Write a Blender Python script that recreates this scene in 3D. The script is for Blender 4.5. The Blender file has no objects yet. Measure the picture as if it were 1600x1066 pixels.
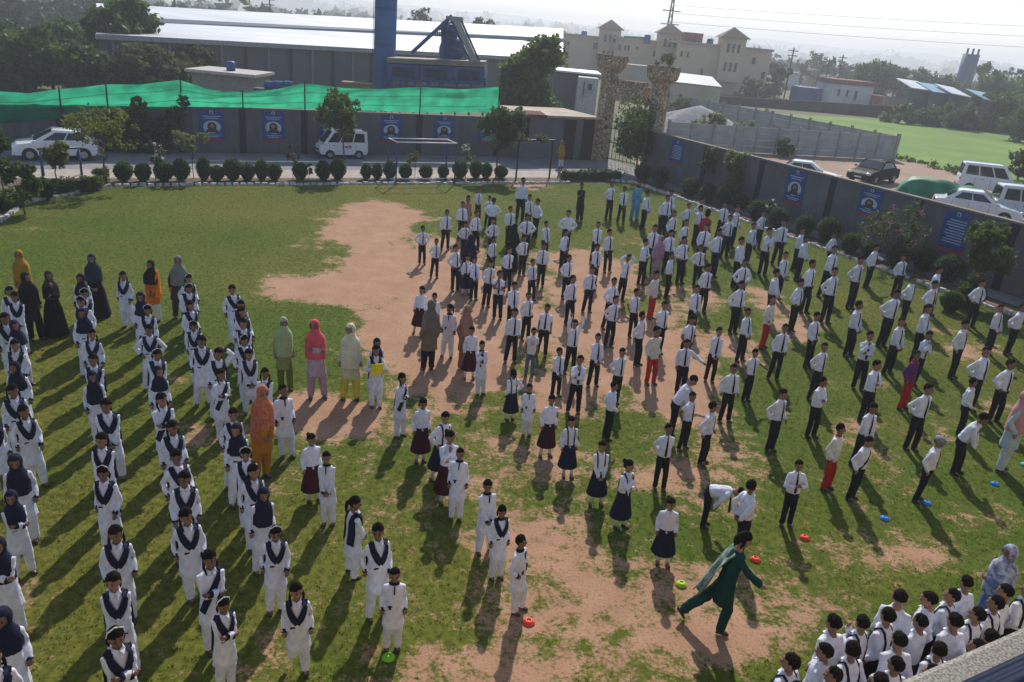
import bpy, bmesh, math, random
import numpy as np
from mathutils import Vector, Matrix, Euler, noise as mnoise
PI = math.pi
sc = bpy.context.scene
COL = sc.collection
# ------------------------------------------------------------------ camera
CAM_H = 7.3
PITCH, ROLL = math.radians(21.63), math.radians(5.43)
cd = bpy.data.cameras.new('camera'); cam = bpy.data.objects.new('camera', cd); COL.objects.link(cam)
cd.sensor_width = 36; cd.lens = 36*1225/1600; cd.clip_start = 0.05; cd.clip_end = 6000
fw = Vector((0, math.cos(PITCH), -math.sin(PITCH))); rt = Vector((1, 0, 0)); up = Vector((0, math.sin(PITCH), math.cos(PITCH)))
r2 = rt*math.cos(ROLL)+up*math.sin(ROLL); u2 = -rt*math.sin(ROLL)+up*math.cos(ROLL)
m = Matrix((r2, u2, -fw)).transposed().to_4x4(); m.translation = (0, 0, CAM_H)
cam.matrix_world = m
sc.camera = cam
# ------------------------------------------------------------------ sky, sun, exposure
SUN_EL, SUN_AZ = math.radians(40), math.radians(4)      # azimuth clockwise from +Y
w = bpy.data.worlds.new('World'); sc.world = w; w.use_nodes = True
nt = w.node_tree; nt.nodes.clear()
sky = nt.nodes.new('ShaderNodeTexSky'); sky.sky_type = 'NISHITA'; sky.sun_disc = False
sky.sun_elevation = SUN_EL; sky.sun_rotation = SUN_AZ; sky.air_density = 1.0; sky.dust_density = 0.7; sky.ozone_density = 1.0; sky.altitude = 300
bg = nt.nodes.new('ShaderNodeBackground'); bg.inputs[1].default_value = 0.13
wo = nt.nodes.new('ShaderNodeOutputWorld'); nt.links.new(sky.outputs[0], bg.inputs[0]); nt.links.new(bg.outputs[0], wo.inputs[0])
sl = bpy.data.lights.new('sun', 'SUN'); sl.energy = 4.5; sl.angle = math.radians(1.0); sl.color = (1.0, 0.93, 0.82)
so = bpy.data.objects.new('sun', sl); COL.objects.link(so)
sd = Vector((math.sin(SUN_AZ)*math.cos(SUN_EL), math.cos(SUN_AZ)*math.cos(SUN_EL), math.sin(SUN_EL)))
so.rotation_euler = sd.to_track_quat('Z', 'Y').to_euler(); so.location = (5, 40, 60)
sc.view_settings.view_transform = 'Standard'; sc.view_settings.look = 'None'; sc.view_settings.gamma = 1
sc.view_settings.exposure = 0.28
sc.render.engine = 'CYCLES'
# ------------------------------------------------------------------ frame of the school yard (rotated 29 degrees)
TH = math.radians(29); CT, ST = math.cos(TH), math.sin(TH)
def W(a, b, z=0.0): return Vector((a*CT-b*ST, a*ST+b*CT, z))
def ray(x, y):
    u, v = float(x-800)/1225, float(533-y)/1225
    return fw+u*r2+v*u2
def G(x, y, z=0.0):                       # where a sight line of the photograph meets a level
    d = ray(x, y); t = (z-CAM_H)/d.z; return Vector((d.x*t, d.y*t, z))
def GY(x, y, Y):                          # ... or a distance
    d = ray(x, y); t = Y/d.y; return Vector((d.x*t, Y, CAM_H+d.z*t))
def toab(p): return (p.x*CT+p.y*ST, -p.x*ST+p.y*CT)
# ------------------------------------------------------------------ materials
MATS = {}
def mat(name, col, rough=0.8, var=0.12, scale=6.0, bump=0.0, bscale=40.0, metal=0.0, col2=None, trans=0.0, spec=0.3, hue=0.0):
    if name in MATS: return MATS[name]
    m = bpy.data.materials.new(name); m.use_nodes = True; t = m.node_tree; n = t.nodes; l = t.links
    b = n['Principled BSDF']; b.inputs['Roughness'].default_value = rough; b.inputs['Metallic'].default_value = metal
    b.inputs['Specular IOR Level'].default_value = spec
    tc = n.new('ShaderNodeTexCoord')
    nz = n.new('ShaderNodeTexNoise'); nz.inputs['Scale'].default_value = scale; nz.inputs['Detail'].default_value = 6
    l.new(tc.outputs['Object'], nz.inputs['Vector'])
    mx = n.new('ShaderNodeMix'); mx.data_type = 'RGBA'
    c2 = col2 if col2 else tuple(max(0, c*(1-2.2*var)) for c in col)
    c1 = col if col2 else tuple(min(1, c*(1+var)) for c in col)
    mx.inputs[6].default_value = (*c1, 1); mx.inputs[7].default_value = (*c2, 1)
    rp = n.new('ShaderNodeMapRange'); rp.inputs[1].default_value = .3; rp.inputs[2].default_value = .7
    l.new(nz.outputs[0], rp.inputs[0]); l.new(rp.outputs[0], mx.inputs[0])
    out = mx.outputs[2]
    if hue:
        oi = n.new('ShaderNodeObjectInfo'); hs = n.new('ShaderNodeHueSaturation'); mr = n.new('ShaderNodeMapRange')
        mr.inputs[3].default_value = 1-hue; mr.inputs[4].default_value = 1+hue*.6
        l.new(oi.outputs['Random'], mr.inputs[0]); l.new(mr.outputs[0], hs.inputs['Value']); l.new(out, hs.inputs['Color']); out = hs.outputs[0]
    l.new(out, b.inputs['Base Color'])
    if bump:
        n2 = n.new('ShaderNodeTexNoise'); n2.inputs['Scale'].default_value = bscale; n2.inputs['Detail'].default_value = 5
        l.new(tc.outputs['Object'], n2.inputs['Vector'])
        bp = n.new('ShaderNodeBump'); bp.inputs['Strength'].default_value = bump; bp.inputs['Distance'].default_value = .02
        l.new(n2.outputs[0], bp.inputs['Height']); l.new(bp.outputs[0], b.inputs['Normal'])
    if trans:
        tr = n.new('ShaderNodeBsdfTranslucent'); ms = n.new('ShaderNodeMixShader'); ms.inputs[0].default_value = trans
        l.new(out, tr.inputs[0]); l.new(b.outputs[0], ms.inputs[1]); l.new(tr.outputs[0], ms.inputs[2]); l.new(ms.outputs[0], n['Material Output'].inputs[0])
    MATS[name] = m; return m
def leafmat(name, c1, c2, trans=.35):
    if name in MATS: return MATS[name]
    m = mat(name, c1, .6, trans=trans, spec=.25); t = m.node_tree
    at = t.nodes.new('ShaderNodeAttribute'); at.attribute_name = 'tint'
    mx = [q for q in t.nodes if q.type == 'MIX'][0]
    mx.inputs[6].default_value = (*c1, 1); mx.inputs[7].default_value = (*c2, 1)
    t.links.new(at.outputs['Fac'], mx.inputs[0]); return m
# ------------------------------------------------------------------ mesh helpers
def tag(o, label=None, cat=None, group=None, kind=None):
    if label: o['label'] = label
    if cat: o['category'] = cat
    if group: o['group'] = group
    if kind: o['kind'] = kind
    return o
def empty(name, loc, label=None, cat=None, group=None, rz=0):
    o = bpy.data.objects.new(name, None); COL.objects.link(o); o.location = loc; o.rotation_euler.z = rz; o.empty_display_size = .2
    return tag(o, label, cat, group)
class MB:
    def __init__(s): s.v = []; s.f = []; s.mi = []
    def add(s, v, f, mi=0):
        k = len(s.v); s.v += [tuple(p) for p in v]; s.f += [tuple(i+k for i in q) for q in f]; s.mi += [mi]*len(f); return s
    def box(s, x0, x1, y0, y1, z0, z1, fn=None, mi=0):
        v = [(x, y, z) for z in (z0, z1) for y in (y0, y1) for x in (x0, x1)]
        if fn: v = [fn(*p) for p in v]
        return s.add(v, [(0, 2, 3, 1), (4, 5, 7, 6), (0, 1, 5, 4), (2, 6, 7, 3), (0, 4, 6, 2), (1, 3, 7, 5)], mi)
    def tube(s, path, rad, n=8, caps=True, mi=0):
        path = [Vector(p) for p in path]; R = rad if hasattr(rad, '__len__') else [rad]*len(path)
        vs = []; fs = []; up0 = None
        for i, p in enumerate(path):
            t = (path[min(i+1, len(path)-1)]-path[max(i-1, 0)]).normalized()
            if up0 is None: up0 = Vector((0, 1, 0)) if abs(t.y) < .9 else Vector((1, 0, 0))
            x = t.cross(up0).normalized(); y = x.cross(t).normalized(); up0 = y
            for k in range(n):
                an = 2*PI*k/n; vs.append(p+x*(R[i]*math.cos(an))+y*(R[i]*math.sin(an)))
        for i in range(len(path)-1):
            for k in range(n): fs.append((i*n+k, i*n+(k+1) % n, (i+1)*n+(k+1) % n, (i+1)*n+k))
        if caps: fs.append(tuple(range(n))[::-1]); fs.append(tuple((len(path)-1)*n+k for k in range(n)))
        return s.add(vs, fs, mi)
    def stack(s, rows, n=18, caps=True, mod=None, mi=0, pw=1.0):   # rows (cx, cy, z, rx, ry)
        vs = []; fs = []
        for i, (cx, cy, z, rx, ry) in enumerate(rows):
            for k in range(n):
                an = 2*PI*k/n; c, q = math.cos(an), math.sin(an)
                if pw != 1: c = math.copysign(abs(c)**pw, c); q = math.copysign(abs(q)**pw, q)
                g = mod(an, i/(len(rows)-1)) if mod else 1
                vs.append((cx+rx*c*g, cy+ry*q*g, z))
        for i in range(len(rows)-1):
            for k in range(n): fs.append((i*n+k, i*n+(k+1) % n, (i+1)*n+(k+1) % n, (i+1)*n+k))
        if caps: fs.append(tuple(range(n))[::-1]); fs.append(tuple((len(rows)-1)*n+k for k in range(n)))
        return s.add(vs, fs, mi)
    def ball(s, c, r, nu=10, nv=7, mi=0):
        r = r if hasattr(r, '__len__') else (r, r, r)
        rows = []; vs = [(c[0], c[1], c[2]-r[2])]; fs = []
        for j in range(1, nv):
            ph = -PI/2+PI*j/nv
            for k in range(nu):
                an = 2*PI*k/nu; vs.append((c[0]+r[0]*math.cos(ph)*math.cos(an), c[1]+r[1]*math.cos(ph)*math.sin(an), c[2]+r[2]*math.sin(ph)))
        vs.append((c[0], c[1], c[2]+r[2]))
        for k in range(nu): fs.append((0, 1+(k+1) % nu, 1+k))
        for j in range(nv-2):
            for k in range(nu): fs.append((1+j*nu+k, 1+j*nu+(k+1) % nu, 1+(j+1)*nu+(k+1) % nu, 1+(j+1)*nu+k))
        q = 1+(nv-2)*nu; e = len(vs)-1
        for k in range(nu): fs.append((q+k, q+(k+1) % nu, e))
        return s.add(vs, fs, mi)
    def prism(s, poly, z0, z1, fn=None, mi=0):           # poly in plan, extruded upward
        n = len(poly); v = [(x, y, z0) for x, y in poly]+[(x, y, z1) for x, y in poly]
        if fn: v = [fn(*p) for p in v]
        return s.add(v, [tuple(range(n))[::-1], tuple(range(n, 2*n))]+[(i, (i+1) % n, n+(i+1) % n, n+i) for i in range(n)], mi)
    def xf(s, fn): s.v = [tuple(fn(Vector(p))) for p in s.v]; return s
    def mesh(s, name, smooth=False):
        me = bpy.data.meshes.new(name); me.from_pydata(s.v, [], s.f); me.update()
        if any(s.mi): me.polygons.foreach_set('material_index', s.mi)
        if smooth: me.polygons.foreach_set('use_smooth', [True]*len(me.polygons))
        return me
    def build(s, name, mats, parent=None, smooth=False, world=True, bevel=0):
        if parent is not None and world:
            pl = Vector((0, 0, 0)); q = parent
            while q is not None: pl = pl+q.location; q = q.parent
            s.v = [(p[0]-pl[0], p[1]-pl[1], p[2]-pl[2]) for p in s.v]
        me = s.mesh(name, smooth); return place(name, me, mats, parent, bevel)
def place(name, me, mats, parent=None, bevel=0):
    mats = mats if isinstance(mats, (list, tuple)) else [mats]
    if not len(me.materials):
        for q in mats: me.materials.append(q)
    o = bpy.data.objects.new(name, me); COL.objects.link(o)
    for i, q in enumerate(mats):
        if i < len(me.materials) and me.materials[i] != q: o.material_slots[i].link = 'OBJECT'; o.material_slots[i].material = q
    if parent is not None: o.parent = parent
    if bevel:
        b = o.modifiers.new('bevel', 'BEVEL'); b.width = bevel; b.segments = 2; b.limit_method = 'ANGLE'
    return o
def thing(name, mb, mats, label, cat, group=None, base=None, smooth=False, bevel=0):      # one-mesh thing with its origin at its base
    v = np.array(mb.v); bs = base if base is not None else Vector(((v[:, 0].min()+v[:, 0].max())/2, (v[:, 1].min()+v[:, 1].max())/2, v[:, 2].min()))
    mb.v = [(p[0]-bs[0], p[1]-bs[1], p[2]-bs[2]) for p in mb.v]
    o = place(name, mb.mesh(name, smooth), mats, None, bevel); o.location = bs
    return tag(o, label, cat, group)
def struct(name, mb, mats, smooth=False):
    o = place(name, mb.mesh(name, smooth), mats); o['kind'] = 'structure'; return o
def fuse(mb, voxel, smooth=2, ratio=1.0, name='m'):
    me = bpy.data.meshes.new(name); me.from_pydata(mb.v, [], mb.f); me.update()
    o = bpy.data.objects.new('tmp', me); ts = bpy.data.scenes.get('workbench') or bpy.data.scenes.new('workbench'); ts.collection.objects.link(o)
    r = o.modifiers.new('r', 'REMESH'); r.mode = 'VOXEL'; r.voxel_size = voxel
    if smooth: q = o.modifiers.new('s', 'SMOOTH'); q.iterations = smooth; q.factor = .5
    if ratio < 1: q = o.modifiers.new('d', 'DECIMATE'); q.ratio = ratio
    vl = ts.view_layers[0]; vl.update(); dg = vl.depsgraph; out = bpy.data.meshes.new_from_object(o.evaluated_get(dg)); out.name = name
    bpy.data.objects.remove(o); bpy.data.meshes.remove(me)
    out.polygons.foreach_set('use_smooth', [True]*len(out.polygons))
    return out
# ================================================================== SETTING
rng = np.random.default_rng(3)
def on_b(x, y, b):                        # sight line meets the upright plane b = const
    d = ray(x, y); o = Vector((0, 0, CAM_H)); nb = Vector((-ST, CT, 0)); t = b/d.dot(nb); return o+d*t
def on_a(x, y, a):
    d = ray(x, y); o = Vector((0, 0, CAM_H)); na = Vector((CT, ST, 0)); t = a/d.dot(na); return o+d*t
def projn(P):
    q = P-np.array([0, 0, CAM_H]); dp = q @ np.array(fw); return 800+1225*(q @ np.array(r2))/dp, 533-1225*(q @ np.array(u2))/dp
def vnoise(x, y, sc_, seed=0):
    return np.array([mnoise.noise(Vector((float(a)/sc_+seed*13.7, float(b)/sc_-seed*5.1, seed*3.3))) for a, b in zip(x, y)])
# ---- ground sheet to the horizon
B = MB(); n = 41; c = np.linspace(-1, 1, n); c = np.sign(c)*np.abs(c)**2.2*3000
vs = [(x, y+200, -.06-.010*max(0, min(800, math.hypot(x, y)-120))*(0 if x < 60 else .25)) for y in c for x in c]
B.add(vs, [(j*n+i, j*n+i+1, (j+1)*n+i+1, (j+1)*n+i) for j in range(n-1) for i in range(n-1)])
gm = mat('earth', (.13, .115, .07), .95, scale=.02, col2=(.06, .085, .03)); struct('ground', B, gm)
# ---- lawn with worn bare dirt
na, nb_ = 240, 240
aa = np.linspace(-9, 26.35, na); bb = np.linspace(.62, 35.35, nb_); A, Bb = np.meshgrid(aa, bb)
X = A*CT-Bb*ST; Y = A*ST+Bb*CT
px, py = projn(np.stack([X.ravel(), Y.ravel(), np.zeros(X.size)], 1))
BL = [(580, 350, 75, 32, 1.1), (520, 452, 105, 22, 1.2), (600, 420, 60, 50, 1.2), (680, 440, 80, 60, 1.2), (640, 520, 70, 55, 1.1), (700, 560, 90, 60, 1.0), (770, 470, 90, 60, 1.0), (860, 520, 90, 50, .9), (930, 420, 80, 30, .7), (910, 470, 80, 40, .9),
 (990, 545, 90, 60, .9), (1060, 600, 80, 70, .95), (900, 620, 100, 45, .8), (540, 650, 110, 38, .8), (470, 640, 60, 30, .5), (860, 710, 100, 60, .75), (760, 760, 120, 60, .6), (820, 850, 190, 80, .75), (1060, 740, 110, 60, .85), (1120, 690, 60, 60, .6), (1130, 780, 60, 40, .6),
 (820, 960, 150, 70, .85), (760, 1045, 200, 50, 1.0), (1000, 920, 190, 70, .85), (1110, 1000, 140, 40, .95), (950, 1040, 150, 50, .7), (1260, 965, 90, 35, .7), (1420, 870, 90, 28, .55), (1390, 740, 90, 40, .5), (1310, 600, 60, 25, .4), (1140, 560, 70, 50, .5), (1180, 460, 60, 30, .45),
 (1100, 470, 60, 30, .6), (830, 288, 28, 8, 1.2), (880, 400, 60, 18, .5), (690, 400, 60, 30, .8), (310, 700, 50, 40, .35), (290, 600, 40, 40, .3), (170, 470, 30, 12, .3), (1560, 620, 60, 40, .4), (1500, 560, 60, 30, .45), (1540, 800, 60, 40, .4), (1230, 520, 60, 40, .45), (640, 600, 90, 40, .6), (560, 830, 60, 40, .3), (640, 900, 50, 30, .5), (760, 1000, 100, 60, .5), (1330, 670, 50, 30, .4), (1440, 700, 60, 40, .35)]
BL = [(x, y, rx, ry, wt*(.72 if y > 690 else 1)) for x, y, rx, ry, wt in BL]
D = np.zeros(X.size)
for x, y, rx, ry, wt in BL: D = np.maximum(D, wt*np.exp(-((px-x)/rx)**2*.8-((py-y)/ry)**2*.8))+.12*wt*np.exp(-((px-x)/rx)**2-((py-y)/ry)**2)
xr, yr = X.ravel(), Y.ravel()
N = .55*vnoise(xr, yr, 2.2, 1)+.40*vnoise(xr, yr, .8, 2)+.22*vnoise(xr, yr, .35, 3)
mask = np.clip((D+.70*N-.48)/.60+.5, 0, 1)
sft = np.clip((py-600)/140, 0, 1); mask = (1-sft)*mask+sft*np.clip(.12+.78*D+.50*N, 0, 1)
dry = np.clip(.5+.9*vnoise(xr, yr, 4.5, 5)+.35*vnoise(xr, yr, 1.1, 6), 0, 1)
z = .015*vnoise(xr, yr, 3, 8)-.012*mask
me = bpy.data.meshes.new('lawn'); co = np.stack([xr, yr, z], 1)
ii = np.arange(na-1)[None, :]+np.arange(nb_-1)[:, None]*na; fc = np.stack([ii, ii+1, ii+na+1, ii+na], -1).reshape(-1, 4)
me.from_pydata(co.tolist(), [], fc.tolist()); me.update()
for nm, ar in (('dirt', mask), ('dry', dry)):
    at = me.attributes.new(nm, 'FLOAT', 'POINT'); at.data.foreach_set('value', ar.astype(np.float32))
me.polygons.foreach_set('use_smooth', [True]*len(me.polygons))
lm = bpy.data.materials.new('lawn'); lm.use_nodes = True; t = lm.node_tree; nd = t.nodes; lk = t.links; bs = nd['Principled BSDF']; bs.inputs['Roughness'].default_value = .95; bs.inputs['Specular IOR Level'].default_value = .1
def noise_node(t, scale, det=5, rough=.6):
    tc = t.nodes.new('ShaderNodeTexCoord'); q = t.nodes.new('ShaderNodeTexNoise'); q.inputs['Scale'].default_value = scale; q.inputs['Detail'].default_value = det; q.inputs['Roughness'].default_value = rough; t.links.new(tc.outputs['Object'], q.inputs['Vector']); return q.outputs[0]
def mixc(t, fac, a, b):
    q = t.nodes.new('ShaderNodeMix'); q.data_type = 'RGBA'
    for s_, v in ((6, a), (7, b)):
        if isinstance(v, tuple): q.inputs[s_].default_value = (*v, 1)
        else: t.links.new(v, q.inputs[s_])
    if isinstance(fac, float): q.inputs[0].default_value = fac
    else: t.links.new(fac, q.inputs[0])
    return q.outputs[2]
def mathn(t, op, a, b):
    q = t.nodes.new('ShaderNodeMath'); q.operation = op; q.use_clamp = False
    for i, v in enumerate((a, b)):
        if isinstance(v, (int, float)): q.inputs[i].default_value = v
        else: t.links.new(v, q.inputs[i])
    return q.outputs[0]
def rangen(t, v, a, b, c=0., d=1.):
    q = t.nodes.new('ShaderNodeMapRange'); q.inputs[1].default_value = a; q.inputs[2].default_value = b; q.inputs[3].default_value = c; q.inputs[4].default_value = d; t.links.new(v, q.inputs[0]); return q.outputs[0]
def attrn(t, nme): q = t.nodes.new('ShaderNodeAttribute'); q.attribute_name = nme; return q.outputs['Fac']
grass = mixc(t, attrn(t, 'dry'), (.074, .114, .012), (.145, .140, .025))
grass = mixc(t, rangen(t, noise_node(t, 9), .35, .7), grass, (.042, .060, .007))
dirt = mixc(t, rangen(t, noise_node(t, 1.3), .3, .7), (.40, .240, .155), (.31, .178, .112))
dirt = mixc(t, rangen(t, noise_node(t, 22), .52, .72), dirt, (.21, .125, .080))
fac = rangen(t, mathn(t, 'ADD', mathn(t, 'ADD', attrn(t, 'dirt'), mathn(t, 'MULTIPLY', mathn(t, 'SUBTRACT', noise_node(t, 16, 6, .7), .5), 1.5)), mathn(t, 'MULTIPLY', mathn(t, 'SUBTRACT', noise_node(t, 3.2, 4, .6), .5), 1.5)), .36, .66)
lk.new(mixc(t, fac, grass, dirt), bs.inputs['Base Color'])
bp = nd.new('ShaderNodeBump'); bp.inputs['Strength'].default_value = .5; bp.inputs['Distance'].default_value = .03; lk.new(noise_node(t, 30, 6, .7), bp.inputs['Height']); lk.new(bp.outputs[0], bs.inputs['Normal'])
lo = place('lawn', me, lm); lo['kind'] = 'structure'
# ---- grass blades on the lawn
NT = 130000
ta = rng.uniform(-6, 26.2, NT*2); tb = .8+34.3*rng.uniform(0, 1, NT*2)**1.35
ia = np.clip(((ta+9)/35.35*(na-1)).astype(int), 0, na-1); ib = np.clip(((tb-.62)/34.73*(nb_-1)).astype(int), 0, nb_-1)
mk = mask[ib*na+ia]; ok = rng.uniform(0, 1, NT*2) > mk*2.1+.02; ta, tb, mk = ta[ok][:NT], tb[ok][:NT], mk[ok][:NT]; NT = len(ta)
tz = z[ib*na+ia][ok][:NT]; td = dry[ib*na+ia][ok][:NT]
bx_, by_ = ta*CT-tb*ST, ta*ST+tb*CT
V = np.zeros((NT, 3, 3, 3)); an = rng.uniform(0, 2*PI, (NT, 3)); hh = rng.uniform(.012, .036, (NT, 3)); wd = rng.uniform(.006, .013, (NT, 3)); ln = rng.uniform(.0, .04, (NT, 3)); oa = rng.uniform(-.03, .03, (NT, 3, 2))
cx = bx_[:, None]+oa[..., 0]; cy = by_[:, None]+oa[..., 1]; dx, dy = np.cos(an), np.sin(an)
V[:, :, 0] = np.stack([cx-dy*wd, cy+dx*wd, tz[:, None]+0*cx-.003], -1); V[:, :, 1] = np.stack([cx+dy*wd, cy-dx*wd, tz[:, None]+0*cx-.003], -1); V[:, :, 2] = np.stack([cx+dx*ln, cy+dy*ln, tz[:, None]+hh], -1)
me = bpy.data.meshes.new('grass'); me.vertices.add(NT*9); me.vertices.foreach_set('co', V.reshape(-1).astype(np.float32)); me.loops.add(NT*9); me.loops.foreach_set('vertex_index', np.arange(NT*9)); me.polygons.add(NT*3); me.polygons.foreach_set('loop_start', np.arange(0, NT*9, 3)); me.update(calc_edges=True)
at = me.attributes.new('tint', 'FLOAT', 'POINT'); at.data.foreach_set('value', np.repeat(np.clip(td+rng.uniform(-.35, .35, NT), 0, 1), 9).astype(np.float32))
gmx = leafmat('grass_blade', (.105, .160, .016), (.195, .185, .036), .72)
go = place('grass', me, gmx); tag(go, 'short worn green and straw grass blades on the lawn', 'grass', kind='stuff')
# ---- driveway, beds, kerbs
def sheet(name, pts, m_, z=.0):
    B = MB(); B.add([(p[0], p[1], z) for p in pts], [tuple(range(len(pts)))]); return struct(name, B, m_)
drv = mat('concrete_drive', (.20, .195, .20), .9, .12, .6, bump=.3, bscale=15); pave = mat('paver_pale', (.36, .31, .27), .9, .12, 3); soil = mat('soil', (.13, .095, .065), .95, .25, 3, bump=.5, bscale=12)
sheet('driveway', [W(-14, 38.9), W(29.6, 38.9), W(29.6, 43.5), W(-14, 43.5)], drv, .004)
sheet('pavement', [W(-14, 36.95), W(24.5, 36.95), W(24.5, 38.896), W(-14, 38.896)], pave, .002)
sheet('gate_apron', [W(24.504, 36.4), W(29.0, 36.4), W(29.0, 38.896), W(24.504, 38.896)], drv, .003)
sheet('flower_bed_back', [W(-14, 35.36), W(24.5, 35.36), W(24.5, 36.946), W(-14, 36.946)], soil, .0)
sheet('flower_bed_right', [W(26.36, 3), W(27.5, 3), W(27.5, 36.39), W(26.36, 36.39)], soil, .0)
sheet('walkway_right', [W(27.504, 3), W(28.7, 3), W(28.7, 36.39), W(27.504, 36.39)], mat('concrete_grey', (.19, .185, .18), .9, .15, 1.5, bump=.3), .03)
sheet('flower_bed_left', [W(-14, 29.2), W(-3.0, 29.2), W(-2.4, 32.3), W(-.6, 34.2), W(.6, 35.36), W(-14, 35.36)], soil, .022)
stone = mat('whitewashed_stone', (.50, .48, .45), .9, .25, 5, bump=.4, bscale=20)
def kerb(name, path, wob=.04, L=.30, hh=.11, seed=1):
    r = random.Random(seed); B = MB(); P = [Vector(p) for p in path]
    for p, q in zip(P, P[1:]):
        d = (q-p); n = max(1, int(d.length/L)); t_ = d.normalized(); s_ = Vector((-t_.y, t_.x, 0))
        for i in range(n):
            c = p+d*((i+.5)/n)+s_*r.uniform(-wob, wob); l = d.length/n*.46*r.uniform(.8, 1); w_ = r.uniform(.06, .10); h_ = hh*r.uniform(.7, 1.15); k = r.uniform(-.2, .2)
            tt = (t_+s_*k).normalized(); ss = Vector((-tt.y, tt.x, 0))
            B.add([c+tt*(l*i_*(.85 if z_ > 0 else 1))+ss*(w_*j_*(.75 if z_ > 0 else 1))+Vector((0, 0, z_)) for z_ in (-.03, h_) for j_ in (-1, 1) for i_ in (-1, 1)], [(0, 2, 3, 1), (4, 5, 7, 6), (0, 1, 5, 4), (2, 6, 7, 3), (0, 4, 6, 2), (1, 3, 7, 5)])
    return struct(name, B, stone)
kerb('kerb_back', [W(.6, 35.38), W(22.2, 35.38)]); kerb('kerb_left', [W(-7, 27.5), W(-3.0, 29.3), W(-2.4, 32.3), W(-.6, 34.2), W(.5, 35.3)], seed=2); kerb('kerb_right', [W(24.6, 36.4), W(26.37, 35.6), W(26.38, 3)], seed=3)
# ------------------------------------------------------------------ walls
plast = mat('grey_plaster', (.115, .115, .125), .9, .16, .9, bump=.35, bscale=8); pill = mat('dark_pillar', (.022, .022, .026), .85, .15, 2); coping = mat('coping', (.20, .17, .14), .9, .15, 2)
def streaks(m_):                          # rain stains running down the plaster
    t = m_.node_tree; bs = t.nodes['Principled BSDF']; src = bs.inputs['Base Color'].links[0].from_socket
    tc = t.nodes.new('ShaderNodeTexCoord'); mp = t.nodes.new('ShaderNodeMapping'); mp.inputs['Scale'].default_value = (2.2, 2.2, .22); nz = t.nodes.new('ShaderNodeTexNoise'); nz.inputs['Scale'].default_value = 1.6; nz.inputs['Detail'].default_value = 6; nz.inputs['Roughness'].default_value = .65
    t.links.new(tc.outputs['Object'], mp.inputs[0]); t.links.new(mp.outputs[0], nz.inputs['Vector']); q = mixc(t, rangen(t, nz.outputs[0], .50, .72, 0., .55), src, (.055, .05, .045)); q = mixc(t, rangen(t, noise_node(t, .9), .55, .7, 0., .35), q, (.20, .195, .19)); t.links.new(q, bs.inputs['Base Color'])
streaks(plast)
BW = 43.6; AW = 28.8
PB = mat('poster_blue', (.015, .055, .23), .5, .12, 4); PR = mat('poster_red', (.30, .035, .035), .5, .1, 5); PW = mat('poster_pale', (.42, .50, .52), .5, .1, 5); PK = mat('poster_dark', (.02, .02, .025), .6); PS = mat('poster_skin', (.28, .16, .11), .6); PY = mat('poster_lettering', (.36, .45, .55), .6)
def poster(fn, c, w_, z0, z1, label, face=True, tilt=0):
    """fn(u, d, z): u along the wall, d out of it"""
    r = empty('poster', fn(c, 0, z0), label, 'poster', 'blue posters on the yard walls')
    h = z1-z0; B = MB(); B.box(c-w_/2, c+w_/2, .004, .03, z0, z1, fn); B.build('panel', PB, r)
    B = MB(); B.box(c-w_/2, c+w_/2, .031, .034, z0, z0+.10*h, fn); B.build('strip', PR, r)
    def disc(u, z, rx, rz, d0, m_, nm, n=20, f=None):
        B = MB(); vs = [fn(u+rx*math.cos(2*PI*k/n), d0, z+rz*math.sin(2*PI*k/n)) for k in range(n)]; vs += [fn(u+rx*math.cos(2*PI*k/n), d0-.006, z+rz*math.sin(2*PI*k/n)) for k in range(n)]
        B.add(vs, [tuple(range(n))]+[(k, (k+1) % n, n+(k+1) % n, n+k) for k in range(n)]); return B.build(nm, m_, r)
    B = MB(); B.prism([(c-.07*w_, .036), (c+.07*w_, .036), (c+.07*w_, .031), (c-.07*w_, .031)], z1-.13*h, z1-.03*h, fn); B.build('emblem', PW, r)
    B = MB(); B.prism([(c-.035*w_, .040), (c+.035*w_, .040), (c+.035*w_, .037), (c-.035*w_, .037)], z1-.12*h, z1-.05*h, fn); B.build('emblem_mark', PK, r)
    for q in (-1, 1): B = MB(); B.box(c+q*.36*w_-.1*w_, c+q*.36*w_+.1*w_, .031, .034, z1-.045*h, z1-.025*h, fn); B.build('lettering', PR, r)
    if face:
        for i in (0, 1): B = MB(); B.box(c-(.36-.08*i)*w_, c+(.36-.08*i)*w_, .031, .034, z1-(.22+.06*i)*h, z1-(.195+.06*i)*h, fn); B.build('lettering', PY, r)
        disc(c, z0+.46*h, .36*w_, .20*h, .036, PW, 'portrait_ground')
        disc(c, z0+.47*h, .19*w_, .145*h, .041, PK, 'portrait'); disc(c, z0+.50*h, .095*w_, .065*h, .046, PS, 'face')
        B = MB(); B.prism([(c-.24*w_, .041), (c+.24*w_, .041), (c+.24*w_, .037), (c-.24*w_, .037)], z0+.29*h, z0+.38*h, fn); B.build('shoulders', PK, r)
        for i in (0, 1): B = MB(); B.box(c-(.34-.1*i)*w_, c+(.34-.1*i)*w_, .031, .034, z0+(.20-.05*i)*h, z0+(.22-.05*i)*h, fn); B.build('lettering', PY, r)
    else:
        for i in range(9): B = MB(); B.box(c-.36*w_, c+.36*w_*(1 if i % 3 else .7), .031, .034, z1-(.24+.065*i)*h, z1-(.215+.065*i)*h, fn); B.build('lettering', PY, r)
    return r
fb = lambda u, d, z: W(u, BW-d, z)
fr = lambda u, d, z: W(AW-d, u, z)
wb = empty('boundary_wall', W(-14, BW+.1, 0), 'long grey plastered wall behind the driveway under the green net', 'wall', 'grey yard walls')
HB = 2.32
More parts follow.
